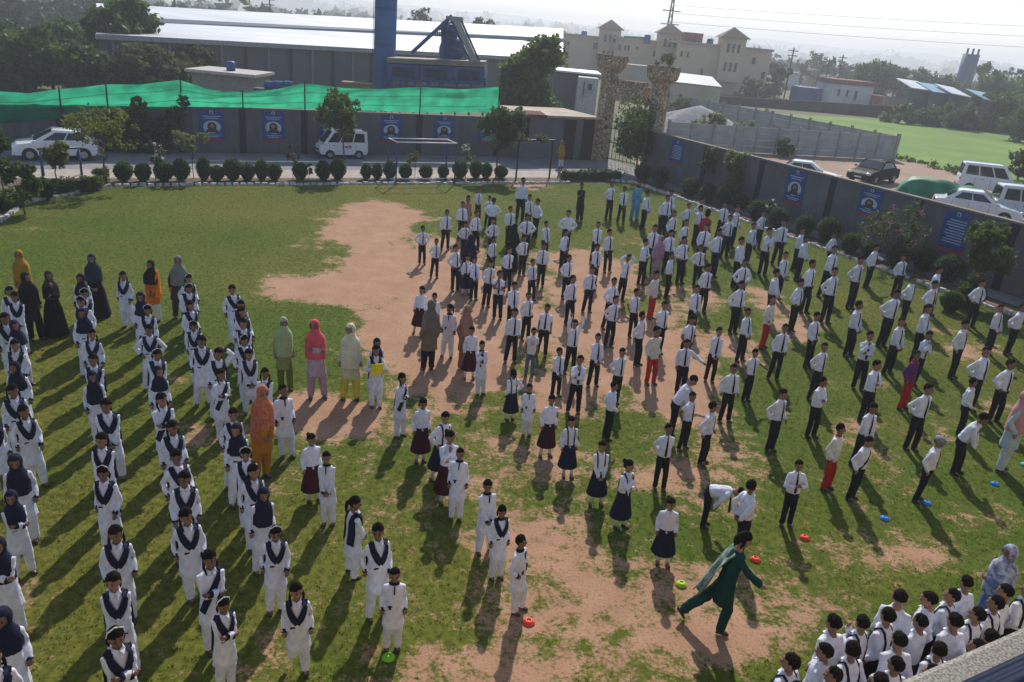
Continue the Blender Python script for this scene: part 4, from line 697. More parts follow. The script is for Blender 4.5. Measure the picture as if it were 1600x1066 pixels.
for k, (y0, y1, ym) in enumerate(((8, 50, 34), (20, 66, 50), (34, 84, 66))):
    B = MB(); Q = []
    for i in range(21): u = i/20; x = 1043+u*760; Q.append(GY(x, y0+(y1-y0)*u+(ym-(y0+y1)/2)*4*u*(1-u)*.6, 180))
    B.tube(Q, .028, 4); thing('power_line', B, WIRE, 'power line sweeping right from the pylon, %s from top' % ORD[k], 'cable', 'power lines')
for k, (x, y0, y1, Y) in enumerate(((1241, 75, 125, 150), (1297, 92, 128, 160), (1318, 86, 130, 170), (421, -5, 18, 150))):
    a_, b_ = GY(x, y0, Y), GY(x, y1, Y); o = empty('utility_pole', Vector((b_.x, Y, -2)), 'utility pole with cross arms, %s among far roofs' % ('leftmost at right', 'middle one', 'rightmost', 'thin one above the warehouse')[k], 'pole', 'utility poles'); B = MB(); B.tube([(a_.x, Y, -2), (a_.x, Y, a_.z)], .12, 6); B.build('shaft', BLK, o)
    for d_ in (.5, 1.3): B = MB(); B.tube([(a_.x-.9, Y, a_.z-d_), (a_.x+.9, Y, a_.z-d_)], .07, 4); B.build('cross_arm', BLK, o)
# ------------------------------------------------------------------ trees outside
def ftree(x, y0, y1, w_, Y, label, lm_=LD, seed=1, n=2600, group='trees beyond the walls', tk=.18, blobs=12):
    b = GY(x, y1, Y); t_ = GY(x, y0, Y); base = Vector((b.x, Y, -.6)); h = t_.z+.6; R = w_/2*Y/1225; return tree('tree', base, h, R, label, lm_, int(n*2.4), max(.12, R*.070), seed, 'tree', group, tk, .035*h, 1.0, blobs)
LH = leafmat('leaf_haze', (.028, .048, .020), (.06, .085, .035), .3)
T_ = [(195, 0, 140, 120, 64, 'tall dark tree rising left of the warehouse roof', LD, 4200), (90, 55, 150, 130, 60, 'broad dark tree above the green net at left', LD, 4200), (20, 85, 150, 110, 58, 'dark bushy tree at the far left edge above the net', LG, 3200), (150, 70, 150, 110, 56, 'dark rounded tree low behind the net', LD, 3600), (250, 75, 145, 110, 58, 'olive tree in front of the warehouse left end', LO, 3600), (290, 85, 140, 80, 60, 'light leaved bush tree beside the warehouse wall', LO, 2400), (210, 60, 150, 120, 66, 'dark tree in the middle of the left grove', LD, 3600), (225, 10, 140, 60, 70, 'slim tree crown over the warehouse corner', LO, 1800), (45, 60, 150, 130, 66, 'tall rounded tree in the left grove above the car', LD, 3600), (120, 40, 150, 130, 72, 'high dark tree at the back of the left grove', LD, 3600), (300, 60, 145, 70, 63, 'olive tree at the right end of the left grove', LO, 2400), (10, 40, 150, 120, 76, 'tall dark tree at the back of the far left edge', LD, 3000),
 (822, 56, 175, 112, 60, 'large bright tree behind the gatehouse', LG, 5200), (60, 5, 60, 140, 130, 'hazy tree at upper left corner', LH, 2000), (135, 0, 60, 100, 140, 'hazy tree right of the upper left corner', LH, 1800), (0, 0, 70, 90, 120, 'hazy tree cut by the upper left edge', LH, 1600),
 (648, 2, 36, 70, 150, 'tree crown above the warehouse ridge right of the silo', LH, 1600), (765, 16, 42, 52, 160, 'rounded tree crown above the right end of warehouse ridge', LH, 1500), (735, 25, 40, 24, 165, 'small tree crown above the warehouse ridge', LH, 500),
 (1355, 92, 140, 76, 170, 'big dark tree behind the white house', LD, 2200), (1398, 97, 135, 50, 175, 'tree right of the big dark tree', LO, 1400), (1432, 102, 140, 44, 180, 'rounded tree left of the far silo', LO, 1200), (1213, 96, 132, 44, 150, 'dark tree at right end of the tan building', LO, 1400), (1300, 95, 120, 50, 220, 'hazy tree among far roofs', LH, 900), (1272, 80, 112, 40, 260, 'hazy tall tree at the skyline', LH, 900),
 (1533, 92, 140, 40, 170, 'dark tree just right of the far silo', LD, 1400), (1565, 95, 140, 26, 172, 'slim dark tree right of the far silo', LD, 900), (1590, 94, 140, 34, 168, 'dark tree at far right skyline', LD, 1200), (1545, 145, 192, 70, 116, 'green tree in front of the blue sheds at right', LG, 1800), (1595, 170, 215, 60, 100, 'dark bush at the right edge beyond the field', LD, 1300), (1470, 118, 145, 60, 160, 'low green tree left of the far silo', LO, 1200), (1560, 120, 160, 90, 150, 'broad green tree above the blue sheds', LG, 1600), (1505, 160, 190, 50, 112, 'bush at the end of the brown wall', LO, 1000),
 (1095, 128, 150, 40, 112, 'scrubby bush before the low shed', LO, 900), (1170, 124, 146, 44, 135, 'low bush at the foot of the tan building', LO, 900), (1195, 128, 146, 30, 132, 'low bush right of the tan building door', LO, 700), (1585, 230, 292, 50, 62, 'weedy bush at the far corner of the green field', LO, 900)]
for i, (x, y0, y1, w_, Y, lab, lm_, n) in enumerate(T_): ftree(x, y0, y1, w_, Y, lab, lm_, 200+i, n, tk=.10 if y1-y0 < 60 else .2)
place('scrub', leaves([(*GY(1400+i*9, 178+i*1.2+6*math.sin(i*2.1), 113), 2.2, 1.2, 1.3+.5*math.sin(i*1.7)) for i in range(26)], 5200, .30, 310), LG).__setitem__('kind', 'stuff')
# far woods: one mass out to the horizon
r = random.Random(8); bl = []; bf = []
for i in range(620):
    Y = 170+1400*r.random()**1.8; X = Y*r.uniform(-.75, .80); s_ = r.uniform(2.5, 6)*(1+Y/900)
    if abs(X) < Y*.35 and Y < 230 and X > -Y*.1: continue
    dz = -.25*.010*max(0, min(800, math.hypot(X, Y)-120)) if X > 60 else 0
    (bl if Y < 520 else bf).append((X, Y, s_*.30+dz, s_*1.5, s_*1.2, s_*.55))
for i in range(260):
    Y = r.uniform(1400, 2300); X = Y*(-.75+1.55*i/260); s_ = r.uniform(14, 30); bf.append((X, Y, s_*.2, s_*3.2, s_, s_*(.45+.25*r.random())))
place('distant_woods', leaves(bl, 34000, 1.3, 300), LH).__setitem__('kind', 'stuff')
place('horizon_woods', leaves(bf, 42000, 5.5, 301), LH).__setitem__('kind', 'stuff')
hl = MB(); n = 60
vs = [(x, 2500+300*math.sin(x/900), 40+22*mnoise.noise(Vector((x/500, 1, 2)))+10*mnoise.noise(Vector((x/150, 4, 2)))+max(0, x)*.004) for x in np.linspace(-2800, 2800, n)]; hl.add(vs+[(v[0], v[1]-500, -25) for v in vs]+[(v[0], v[1]+400, -25) for v in vs], [(i, i+1, n+i+1, n+i) for i in range(n-1)]+[(i+1, i, 2*n+i, 2*n+i+1) for i in range(n-1)]); struct('hills', hl, LH, True)
# far small houses
for k, (x, y, w_, Y) in enumerate(((1240, 112, 22, 190), (1275, 108, 14, 210), (1420, 122, 16, 210), (1490, 118, 16, 230), (860, 50, 20, 320), (905, 52, 14, 340), (1300, 118, 16, 200))):
    p, q = GY(x-w_/2, y, Y), GY(x+w_/2, y, Y); o = empty('far_house', Vector(((p.x+q.x)/2, Y, -3)), 'far pale house, %s at the skyline' % ORD[k], 'house', 'far houses at the skyline'); B = MB(); B.box(p.x, q.x, Y, Y+5, -4, p.z); B.build('wall', TAN if k % 2 else MATS['white_wash'], o); wins(o, [(x-w_*.2, y+3.5, 2.4, 2.4), (x+w_*.2, y+3.5, 2.4, 2.4)], Y-.02)
# ================================================================== PEOPLE
RH = 1.4                                   # every figure is modelled 1.4 m tall, then scaled
SKIN = mat('skin', (.25, .135, .082), .55, .12, 9, hue=.3, spec=.35)
DARK = mat('eye_dark', (.012, .01, .01), .3); LIP = mat('lip', (.17, .06, .05), .5)
HAIR = mat('hair', (.011, .009, .008), .85, .3, 30, spec=.06, bump=.6, bscale=60)
def cloth(name, col, trans=.0, rough=.85, var=.10, col2=None, scale=9): return mat('cloth_'+name, col, rough, var, scale, bump=.7, bscale=15, trans=trans, spec=.12, col2=col2, hue=.08)
WHITE = cloth('white', (.70, .72, .82), .10); NAVY = cloth('navy', (.011, .014, .035)); BLACK = cloth('black', (.012, .012, .014)); TROU = cloth('trouser', (.012, .013, .019))
MAROON = cloth('maroon', (.045, .010, .016)); RED = cloth('red', (.40, .022, .018)); CREAM = cloth('cream', (.60, .58, .54))
TIE = cloth('tie', (.018, .008, .022)); SHOE = mat('shoe', (.012, .012, .013), .35, spec=.5); SOCK = cloth('sock', (.6, .6, .6))
def ik(S, T, pole, l1, l2):
    S = Vector(S); T = Vector(T); d = T-S; L = min(d.length, (l1+l2)*.995); d.normalize(); T = S+d*L
    x = (l1*l1-l2*l2+L*L)/(2*L); h = math.sqrt(max(l1*l1-x*x, 1e-6))
    p = Vector(pole); p = (p-d*p.dot(d)).normalized()
    return S+d*x+p*h, T
ARM = {  # wrist, pole, hand direction (x mirrored by side)
 'down': ((.128, -.025, .505), (.08, 1, 0), (0, -.1, -1)), 'front': ((.035, -.125, .49), (.7, .8, 0), (-.7, -.15, -.6)),
 'behind': ((.05, .10, .52), (1, .7, 0), (-.8, .1, -.5)), 'hips': ((.112, -.035, .555), (1, .35, 0), (-.45, -.6, -.5)),
 'fold': ((-.055, -.135, .655), (.8, .1, -.9), (-1, .1, .1)), 'mouth': ((.03, -.135, .80), (.7, -.1, -1), (-.1, .35, 1)),
 'head': ((.075, -.03, .99), (1, .1, .1), (-.9, .2, .35)), 'up': ((.12, -.05, 1.08), (1, 0, .1), (.1, -.1, 1)),
 'out': ((.33, -.10, .62), (0, 1, -.2), (.8, -.3, -.4)), 'low': ((.06, -.24, .47), (1, .6, 0), (-.2, -.5, -.9)),
 'chest': ((.04, -.15, .67), (1, .2, -.7), (-.6, -.3, .5)), 'hang': ((.11, -.20, .53), (1, .3, .2), (0, -.3, -1)),
 'low1': ((.105, -.10, .52), (.4, 1, 0), (-.1, -.45, -.9)), 'down2': ((.124, .03, .51), (.2, 1, 0), (0, .1, -1)),
 'fwd': ((.12, -.30, .62), (.6, .6, -.6), (0, -1, -.25)), 'back': ((.18, .20, .58), (.3, 1, .3), (.1, .5, -.8))}
POSE = {'down': ('down', 'down'), 'loose': ('low1', 'down'), 'loose2': ('down2', 'low1'), 'front': ('front', 'front'), 'behind': ('behind', 'behind'), 'hips': ('hips', 'hips'), 'onehip': ('hips', 'down'),
 'folded': ('fold', 'fold'), 'mouth': ('mouth', 'fold'), 'head': ('head', 'head'), 'up': ('up', 'up'), 'reach': ('down', 'out'), 'stoop': ('low', 'low'),
 'bend': ('hang', 'hang'), 'onehead': ('down', 'head'), 'hold': ('chest', 'chest'), 'hold2': ('chest', 'chest'), 'kick': ('down', 'down'), 'run': ('fwd', 'down')}
LEAN = {'bend': 78, 'stoop': 26, 'run': 9}
def lerp(rows, z):
    rows = sorted(rows, key=lambda r: r[2])
    if z <= rows[0][2]: return rows[0][3:]
    for a, b in zip(rows, rows[1:]):
        if a[2] <= z <= b[2]:
            t = (z-a[2])/(b[2]-a[2]+1e-9); return (a[3]+(b[3]-a[3])*t, a[4]+(b[4]-a[4])*t)
    return rows[-1][3:]
TORSO = [(0, 0, .47, .086, .066), (0, 0, .54, .084, .066), (0, 0, .62, .088, .066), (0, 0, .74, .094, .066), (0, 0, .775, .084, .055), (0, 0, .81, .052, .042), (0, .004, .845, .030, .030)]
SHIRT = [(0, 0, .505, .094, .076), (0, -.003, .53, .104, .085), (0, 0, .62, .103, .082), (0, 0, .72, .105, .080), (0, 0, .775, .099, .068), (0, 0, .81, .066, .052), (0, .003, .838, .034, .036)]
KAM = [(0, 0, .30, .128, .104), (0, 0, .36, .124, .1), (0, 0, .46, .114, .092), (0, 0, .54, .105, .084), (0, 0, .64, .102, .082), (0, 0, .72, .106, .085), (0, 0, .775, .100, .07), (0, 0, .805, .070, .054), (0, .003, .826, .038, .038)]
GOWN = [(0, 0, .015, .20, .17), (0, 0, .2, .175, .14), (0, 0, .45, .14, .11)]+KAM[3:]
def wrinkle(me, amp=.006, seed=0):
    n = len(me.vertices); c = np.empty(n*3, np.float32); nn = np.empty(n*3, np.float32); me.vertices.foreach_get('co', c); me.vertices.foreach_get('normal', nn); c = c.reshape(-1, 3); nn = nn.reshape(-1, 3)
    x, y, z_ = c[:, 0], c[:, 1], c[:, 2]
    f1 = np.sin(z_*31+x*17+2.2*np.sin(x*23+y*9))*np.sin(x*19-y*21+1.7*np.sin(z_*14))
    f2 = 1-2*np.abs(np.sin(z_*24+x*13-y*11+1.5*np.sin(x*31+z_*9)))
    c += nn*(amp*.8*f1+amp*.55*(f2-.2))[:, None]; me.vertices.foreach_set('co', c.reshape(-1)); me.update(); return me
class Fig:
    def __init__(s, pose, adult=False, yaw=0, nod=0, var=1):
        s.pose = pose; s.hs = .87 if adult else .96; s.zc = 1-.078*s.hs; s.lean = math.radians(LEAN.get(pose, 0)); s.yaw = yaw; s.nod = nod
        A, B = POSE[pose]; s.arms = []
        for side, key in ((-1, A), (1, B)):
            wr, po, hd = ARM[key]
            wr = Vector((wr[0]*side, wr[1], wr[2])); po = Vector((po[0]*side, po[1], po[2])); hd = Vector((hd[0]*side, hd[1], hd[2])).normalized()
            if key == 'fold': wr.z += .02*side; wr.y -= .012*side
            if key == 'front': wr.y -= .012*(side > 0)
            if pose in ('bend', 'stoop'):
                R = Matrix.Rotation(-s.lean, 3, 'X'); wr = R @ (wr-Vector((0, 0, .5)))+Vector((0, 0, .5)) if False else wr
            S = Vector(((.096 if not adult else .088)*side, .0, .773)); E, T = ik(S, wr, po, .168, .15)
            s.arms.append((S, E, T, hd, side))
        k = pose
        s.legs = []
        for side in (-1, 1):
            hip = Vector((.05*side, 0, .48)); kn = Vector((.055*side, -.012, .27)); an = Vector((.062*side, .005, .045))
            if k not in ('kick', 'run', 'bend'):
                if var == 0: an.x = .088*side; kn.x = .07*side
                if var == 2 and side > 0: kn.y = -.045; an.y = -.035; an.x = .08; kn.x = .07
                if var == 2 and side < 0: an.x = -.05
            if k == 'kick' and side < 0: kn = Vector((.055*side, -.03, .27)); an = Vector((.08*side, .17, .22))
            if k == 'run':
                if side < 0: kn = Vector((.05*side, -.06, .26)); an = Vector((.05*side, -.03, .045))
                else: kn = Vector((.06*side, .15, .285)); an = Vector((.07*side, .345, .10))
            s.legs.append((hip, kn, an, side))
    def up(s, p):                          # lean of everything above the hips
        p = Vector(p)
        if s.lean and p.z > .46:
            t = min(1, (p.z-.46)/.08); R = Matrix.Rotation(s.lean*t, 3, 'X'); q = p-Vector((0, 0, .5)); p = R @ q+Vector((0, 0, .5))
        return p
    def hd(s, p):                          # turn of the head on the neck
        c = Vector((0, .005, .86)); R = Matrix.Rotation(s.yaw, 3, 'Z') @ Matrix.Rotation(s.nod, 3, 'X'); return R @ (Vector(p)-c)+c
    def fin(s, mb, head=False):
        if head: mb.xf(s.hd)
        mb.xf(s.up); mb.xf(lambda p: p*RH); return mb
    # ---- body: one continuous surface, with fingers rooted in the palms
    def body(s):
        z = s.zc; h = s.hs; H = MB()
        H.ball((0, .004, z+.006), (.060*h, .070*h, .072*h), 16, 11); H.ball((0, -.018, z-.036*h), (.043*h, .046*h, .042*h), 12, 8)
        H.tube([(0, -.062*h, z+.008), (0, -.078*h, z-.016*h), (0, -.070*h, z-.022*h)], [.007, .011*h, .009], 6)
        for q in (-1, 1): H.ball((.060*h*q, .006, z-.008), (.009, .018*h, .024*h), 6, 5)
        H.tube([(0, .006, .80), (0, .004, .85), (0, 0, z-.02)], [.036, .030, .032], 10)
        H.xf(s.hd)
        B = MB(); B.add(H.v, H.f); B.stack(TORSO)
        for S, E, T, hd, q in s.arms:
            B.tube([S, E, T], [.030, .025, .0175], 8); pal = T+hd*.034; B.tube([T-hd*.008, T+hd*.016, pal+hd*.004], [.016, .022, .019], 8)
        B.xf(s.up)
        for hip, kn, an, q in s.legs: B.tube([hip, kn, an], [.052, .036, .024], 8); B.ball((an.x, an.y-.03, max(.02, an.z-.02)), (.022, .05, .018), 8, 5)
        B.xf(lambda p: p*RH)
        me = fuse(B, .0115, 1, .42, 'body')
        X = MB(); nv = len(me.vertices); X.v = [tuple(v.co) for v in me.vertices]; X.f = [tuple(p.vertices) for p in me.polygons]; X.mi = [0]*len(X.f)
        F = MB()
        for q in (-1, 1):
            F.ball((.024*h*q, -.0595*h, z+.004), (.0095*h, .007, .005*h), 6, 4, 1); F.ball((.025*h*q, -.060*h, z+.021*h), (.014*h, .007, .0026*h), 6, 4, 1)
        F.ball((0, -.0595*h, z-.045*h), (.017*h, .008, .0055*h), 6, 4, 2); F.xf(s.hd)
        for S, E, T, hd, q in s.arms:
            side = hd.cross(Vector((0, 1, .3))).normalized(); pn = side.cross(hd).normalized(); c = T+hd*.034
            for i, L in enumerate((.026, .031, .029, .023)):
                o = c+side*((i-1.5)*.0095); F.tube([o-hd*.006, o+hd*L*.5+pn*.003, o+hd*L*.85+pn*.011], [.0058, .0054, .004], 5)
            o = T+hd*.014+side*.017*q; F.tube([o-side*.006*q, o+side*.012*q+hd*.014, o+side*.012*q+hd*.028+pn*.006], [.0066, .006, .0045], 5)
        F.xf(s.up).xf(lambda p: p*RH); X.add(F.v, F.f); X.mi = [0]*len(me.polygons)+F.mi
        bpy.data.meshes.remove(me); return X.mesh('body', True)
    def sleeves(s, B, r0=.040, r1=.036, r2=.028, short=False, loose=0):
        for S, E, T, hd, q in s.arms:
            inn = Vector((.045*q, 0, .775))
            if short: B.tube([inn, S, S.lerp(E, .62)], [.040, r0, r1+.003], 9)
            else: B.tube([inn, S, S.lerp(E, .5), E, E.lerp(T, .5), T-hd*.004], [.040, r0, r1+.001, r1, r1*.93+loose, r2+loose], 9)
    def top(s, rows, name, voxel=.0135, mod=None, **k):
        B = MB(); B.stack(rows, 22, mod=mod); s.sleeves(B, **k); s.fin(B); return wrinkle(fuse(B, voxel, 2, .5, name))
    def pants(s, name='trousers', r=(.062, .047, .041), waist=True):
        B = MB()
        if waist: B.stack([(0, 0, .43, .09, .07), (0, 0, .47, .100, .080), (0, 0, .515, .096, .077), (0, 0, .53, .094, .076)], 16)
        for hip, kn, an, q in s.legs: B.tube([hip, hip.lerp(kn, .5), kn, kn.lerp(an, .6), an-Vector((0, 0, .012))], [r[0], r[0]*.9, r[1], (r[1]+r[2])/2, r[2]], 10)
        B.xf(lambda p: s.up(p) if p.z > .5 else p); B.xf(lambda p: p*RH); return wrinkle(fuse(B, .0135, 2, .5, name), .005)
    def shoe(s, i):
        hip, kn, an, q = s.legs[i]; B = MB(); n = 10; rows = [(.035, .020, .030), (.028, .027, .04), (0, .027, .046), (-.04, .030, .034), (-.075, .026, .026), (-.092, .014, .016)]
        vs = []
        for y, hw, ht in rows:
            for k in range(n):
                an_ = 2*PI*k/n; vs.append((hw*math.cos(an_), y, max(0, ht*.5+ht*.5*math.sin(an_)*1.05)))
        fs = [(i2*n+k, i2*n+(k+1) % n, (i2+1)*n+(k+1) % n, (i2+1)*n+k) for i2 in range(len(rows)-1) for k in range(n)]+[tuple(range(n))[::-1], tuple((len(rows)-1)*n+k for k in range(n))]
        B.add(vs, fs); d = an-kn; ang = math.atan2(d.y, -d.z)
        if ang > .5: B.xf(lambda p: Matrix.Rotation(ang, 3, 'X') @ (p-Vector((0, 0, .045)))+an)
        else: B.xf(lambda p: Matrix.Rotation(q*.12, 3, 'Z') @ p+Vector((an.x, an.y, an.z-.045)))
        B.xf(lambda p: p*RH); return B.mesh('shoe', True)
    def hair(s, style='short', seed=0):
        z = s.zc; h = s.hs; B = MB(); nu, nv = 28, 18; vs = []; keep = {}
        r = (.0655*h, .0755*h, .079*h) if style == 'short' else (.068*h, .077*h, .081*h)
        for j in range(nv+1):
            ph = -PI/2+PI*j/nv
            for k in range(nu):
                an = 2*PI*k/nu; d = Vector((math.cos(ph)*math.cos(an), math.cos(ph)*math.sin(an), math.sin(ph)))
                g = 1+.09*mnoise.noise(d*4+Vector((seed*7.1, 0, 0)))+.05*mnoise.noise(d*19+Vector((0, seed, 1)))+.06*mnoise.noise(d*11+Vector((seed, 3, 0)))
                fr = -d.y
                line = .50+.10*math.sin(d.x*5+seed) if fr > .25 else (.02 if fr > -.15 else (-.42 if style == 'short' else -.62))
                if style != 'short' and fr > .25: line = .42-abs(d.x)*.25
                tp_ = max(0., min(1., (d.z-line)/.28)); g *= .925+.075*tp_; vs.append((d.x*r[0]*g, .006+d.y*r[1]*g, z+.008+d.z*r[2]*g))
                keep[(j, k)] = d.z > line
        fs = [(j*nu+k, j*nu+(k+1) % nu, (j+1)*nu+(k+1) % nu, (j+1)*nu+k) for j in range(nv) for k in range(nu) if keep[(j, k)] and keep[(j, (k+1) % nu)] or keep[(min(j+1, nv), k)] and j > nv*.55 and keep[(j, k)]]
        B.add(vs, fs)
        if style == 'tail': B.tube([(0, .065, z+.02), (0, .095, z-.01), (.004, .098, z-.07), (.008, .09, z-.13)], [.018, .024, .020, .006], 7)
        if style == 'bob':
            for q in (-1, 1): B.tube([(.053*q, .014, z+.02), (.058*q, .012, z-.03), (.052*q, .014, z-.075)], [.014, .018, .006], 7)
            B.tube([(0, .05, z+.01), (0, .062, z-.04), (0, .058, z-.08)], [.04, .04, .02], 8)
        if style == 'bun': B.ball((0, .075, z+.045), (.03, .028, .03), 8, 6)
        if style == 'plaits':
            for q in (-1, 1): B.tube([(.055*q, .02, z-.01), (.07*q, .0, z-.06), (.062*q, -.035, z-.12)], [.015, .014, .006], 6)
        s.fin(B, True); return B.mesh('hair', True)
    def tie(s, rows=SHIRT):
        B = MB(); pts = [(.832, .010), (.815, .013), (.80, .009), (.76, .0135), (.70, .016), (.62, .019), (.555, .020), (.535, .004)]
        if s.pose == 'bend':
            pts = pts[:3]
        vs = []
        for zz, hw in pts:
            d = lerp(rows, zz); y = -d[1]-.008
            vs += [(-hw, y+.003, zz), (0, y, zz), (hw, y+.003, zz), (0, y+.012, zz)]
        n = len(pts); fs = []
        for i in range(n-1):
            for k in range(4): fs.append((i*4+k, i*4+(k+1) % 4, i*4+4+(k+1) % 4, i*4+4+k))
        fs += [(0, 1, 2, 3), tuple((n-1)*4+k for k in (3, 2, 1, 0))]; B.add(vs, fs); B.xf(s.up)
        if s.pose == 'bend':
            p = s.up((0, -lerp(rows, .80)[1]-.01, .80)); B.tube([p, p+Vector((0, -.01, -.1)), p+Vector((.01, -.015, -.22))], [.01, .016, .018], 4)
        return B.xf(lambda p: p*RH).mesh('tie')
    def collar(s):
        B = MB()
        for q in (-1, 1):
            vs = [(0, -.050, .830), (.036*q, -.030, .846), (.042*q, .01, .850), (.050*q, -.030, .822), (.026*q, -.068, .803)]
            B.add([(x, y-.004, z) for x, y, z in vs], [(0, 1, 3, 4), (1, 2, 3)])
            B.add([(x, y+.004, z) for x, y, z in vs], [(0, 1, 3, 4), (1, 2, 3)])
        s.fin(B); return B.mesh('collar')
    def band(s, pts, wid, rows, name='sash', off=.012, thick=.006):   # cloth strip laid over the torso; pts (x, z, front -1 / back 1 / top 0)
        B = MB(); C = []
        for x, z, sd_ in pts:
            rx, ry = lerp(rows, z); xx = max(-.97, min(.97, x/rx))
            if sd_ == 0: C.append((Vector((x, 0, z)), Vector((0, 0, 1))))
            else:
                y = sd_*ry*math.sqrt(1-xx*xx); nn = Vector((xx/rx, y/ry/ry, .0)).normalized(); C.append((Vector((x, y, z))+nn*off, nn))
        vs = []
        for i, (p, nn) in enumerate(C):
            t = (C[min(i+1, len(C)-1)][0]-C[max(i-1, 0)][0]).normalized(); wd = nn.cross(t).normalized(); ww = wid[i] if hasattr(wid, '__len__') else wid
            ridge = nn*(.006 if i % 2 else .003)
            for e in (p-wd*ww, p+ridge, p+wd*ww): vs.append(e)
            for e in (p-wd*ww-nn*thick, p+wd*ww-nn*thick): vs.append(e)
        n = 5; order = (0, 1, 2, 4, 3)
        for i in range(len(C)-1):
            for k in range(5): a, b = order[k], order[(k+1) % 5]; B.f.append((i*n+a, i*n+b, i*n+n+b, i*n+n+a)); B.mi.append(0)
        B.f += [tuple(order), tuple((len(C)-1)*n+k for k in order[::-1])]; B.mi += [0, 0]; B.v = [tuple(v) for v in vs]
        return B
    def dupatta(s):
        B = MB()
        for q in (-1, 1):
            e = .004*(q > 0)
            b = s.band([(.080*q, .46, 1), (.080*q, .60, 1), (.078*q, .74, 1), (.072*q, .79, 1), (.072*q, .828, 0), (.072*q, .78, -1), (.054*q, .73, -1), (.030*q, .68, -1), (-.004*q, .635, -1)], [.05, .048, .044, .038, .034, .034, .036, .036, .032], KAM, off=.013+e); B.add(b.v, b.f)
        s.fin(B); return B.mesh('sash', True)
    def scarf(s, long=.0, name='headscarf', wf=1.0):
        z = s.zc; h = s.hs; B = MB(); nu, nv = 30, 20; vs = []; ok = {}
        r = (.073*h, .083*h, .087*h)
        for j in range(nv+1):
            ph = -PI/2+PI*j/nv
            for k in range(nu):
                an = 2*PI*k/nu; d = Vector((math.cos(ph)*math.cos(an), math.cos(ph)*math.sin(an), math.sin(ph))); g = 1+.03*mnoise.noise(d*6)
                vs.append((d.x*r[0]*g, .008+d.y*r[1]*g, z+.004+d.z*r[2]*g)); ok[(j, k)] = not (d.y < -.22 and -.86 < d.z < .56 and abs(d.x) < .70)
        B.add(vs, [(j*nu+k, j*nu+(k+1) % nu, (j+1)*nu+(k+1) % nu, (j+1)*nu+k) for j in range(nv) for k in range(nu) if ok[(j, k)] and ok[(j, (k+1) % nu)] and ok[(j+1, k)] and ok[(j+1, (k+1) % nu)]])
        s_ = MB(); rows = [(0, .004, z-.03, .060*h, .066*h), (0, .0, .865, .062, .066), (0, 0, .835, .090, .078), (0, 0, .805, .124, .090), (0, 0, .76, .142, .104), (0, -.004, .70-long*.3, .146, .114), (0, -.006, .655-long, .143+.02*long, .120)]
        rows = rows[:2]+[(q0, q1-(1-wf)*.03, q2, q3*wf, q4) for q0, q1, q2, q3, q4 in rows[2:]]
        s_.stack(rows, 30, caps=False, mod=lambda an, t: 1+t*.055*math.sin(an*6+2*math.sin(an*2)+t*2)+t*.03*math.sin(an*13+t*5))
        B2 = MB(); B2.add(B.v, B.f); B2.xf(s.hd); B2.add(s_.v, s_.f); B2.xf(s.up); B2.xf(lambda p: p*RH); return B2.mesh(name, True)
    def skirt(s, pin=True):
        B = MB(); B.stack([(0, 0, .19, .168, .150), (0, 0, .30, .148, .128), (0, 0, .42, .122, .1), (0, 0, .50, .108, .088), (0, 0, .565, .106, .086)], 48, caps=False, mod=lambda an, t: 1+(1-t)*.045*math.sin(an*15)+.01*math.sin(an*5))
        B.xf(lambda p: p*RH); return B.mesh('skirt', True)
    def straps(s):
        B = MB()
        for q in (-1, 1):
            b = s.band([(.05*q, .56, 1), (.055*q, .70, 1), (.06*q, .80, 1), (.062*q, .832, 0), (.06*q, .79, -1), (.056*q, .70, -1), (.05*q, .56, -1)], .011, SHIRT, off=.008); B.add(b.v, b.f)
        s.fin(B); return B.mesh('strap', True)
    def cuffs(s, i):
        S, E, T, hd, q = s.arms[i]; d = (T-E).normalized(); B = MB(); B.tube([T-d*.034, T+d*.001], [.0325, .0325], 10); B.xf(s.up).xf(lambda p: p*RH); return B.mesh('cuff', True)
    def ring(s, z0, z1, rows, g=.006, name='belt', n=20):
        B = MB(); B.stack([(0, 0, z0, lerp(rows, z0)[0]+g, lerp(rows, z0)[1]+g), (0, 0, z1, lerp(rows, z1)[0]+g, lerp(rows, z1)[1]+g)], n); s.fin(B); return B.mesh(name, True)
    def patch(s, x, z, w, h, rows, name='pocket', off=.006):
        rx, ry = lerp(rows, z); y = -ry*math.sqrt(max(.05, 1-(x/rx)**2))-off; B = MB(); B.box(x-w, x+w, y-.003, y+.01, z-h, z+h); s.fin(B); return B.mesh(name)
CACHE = {}
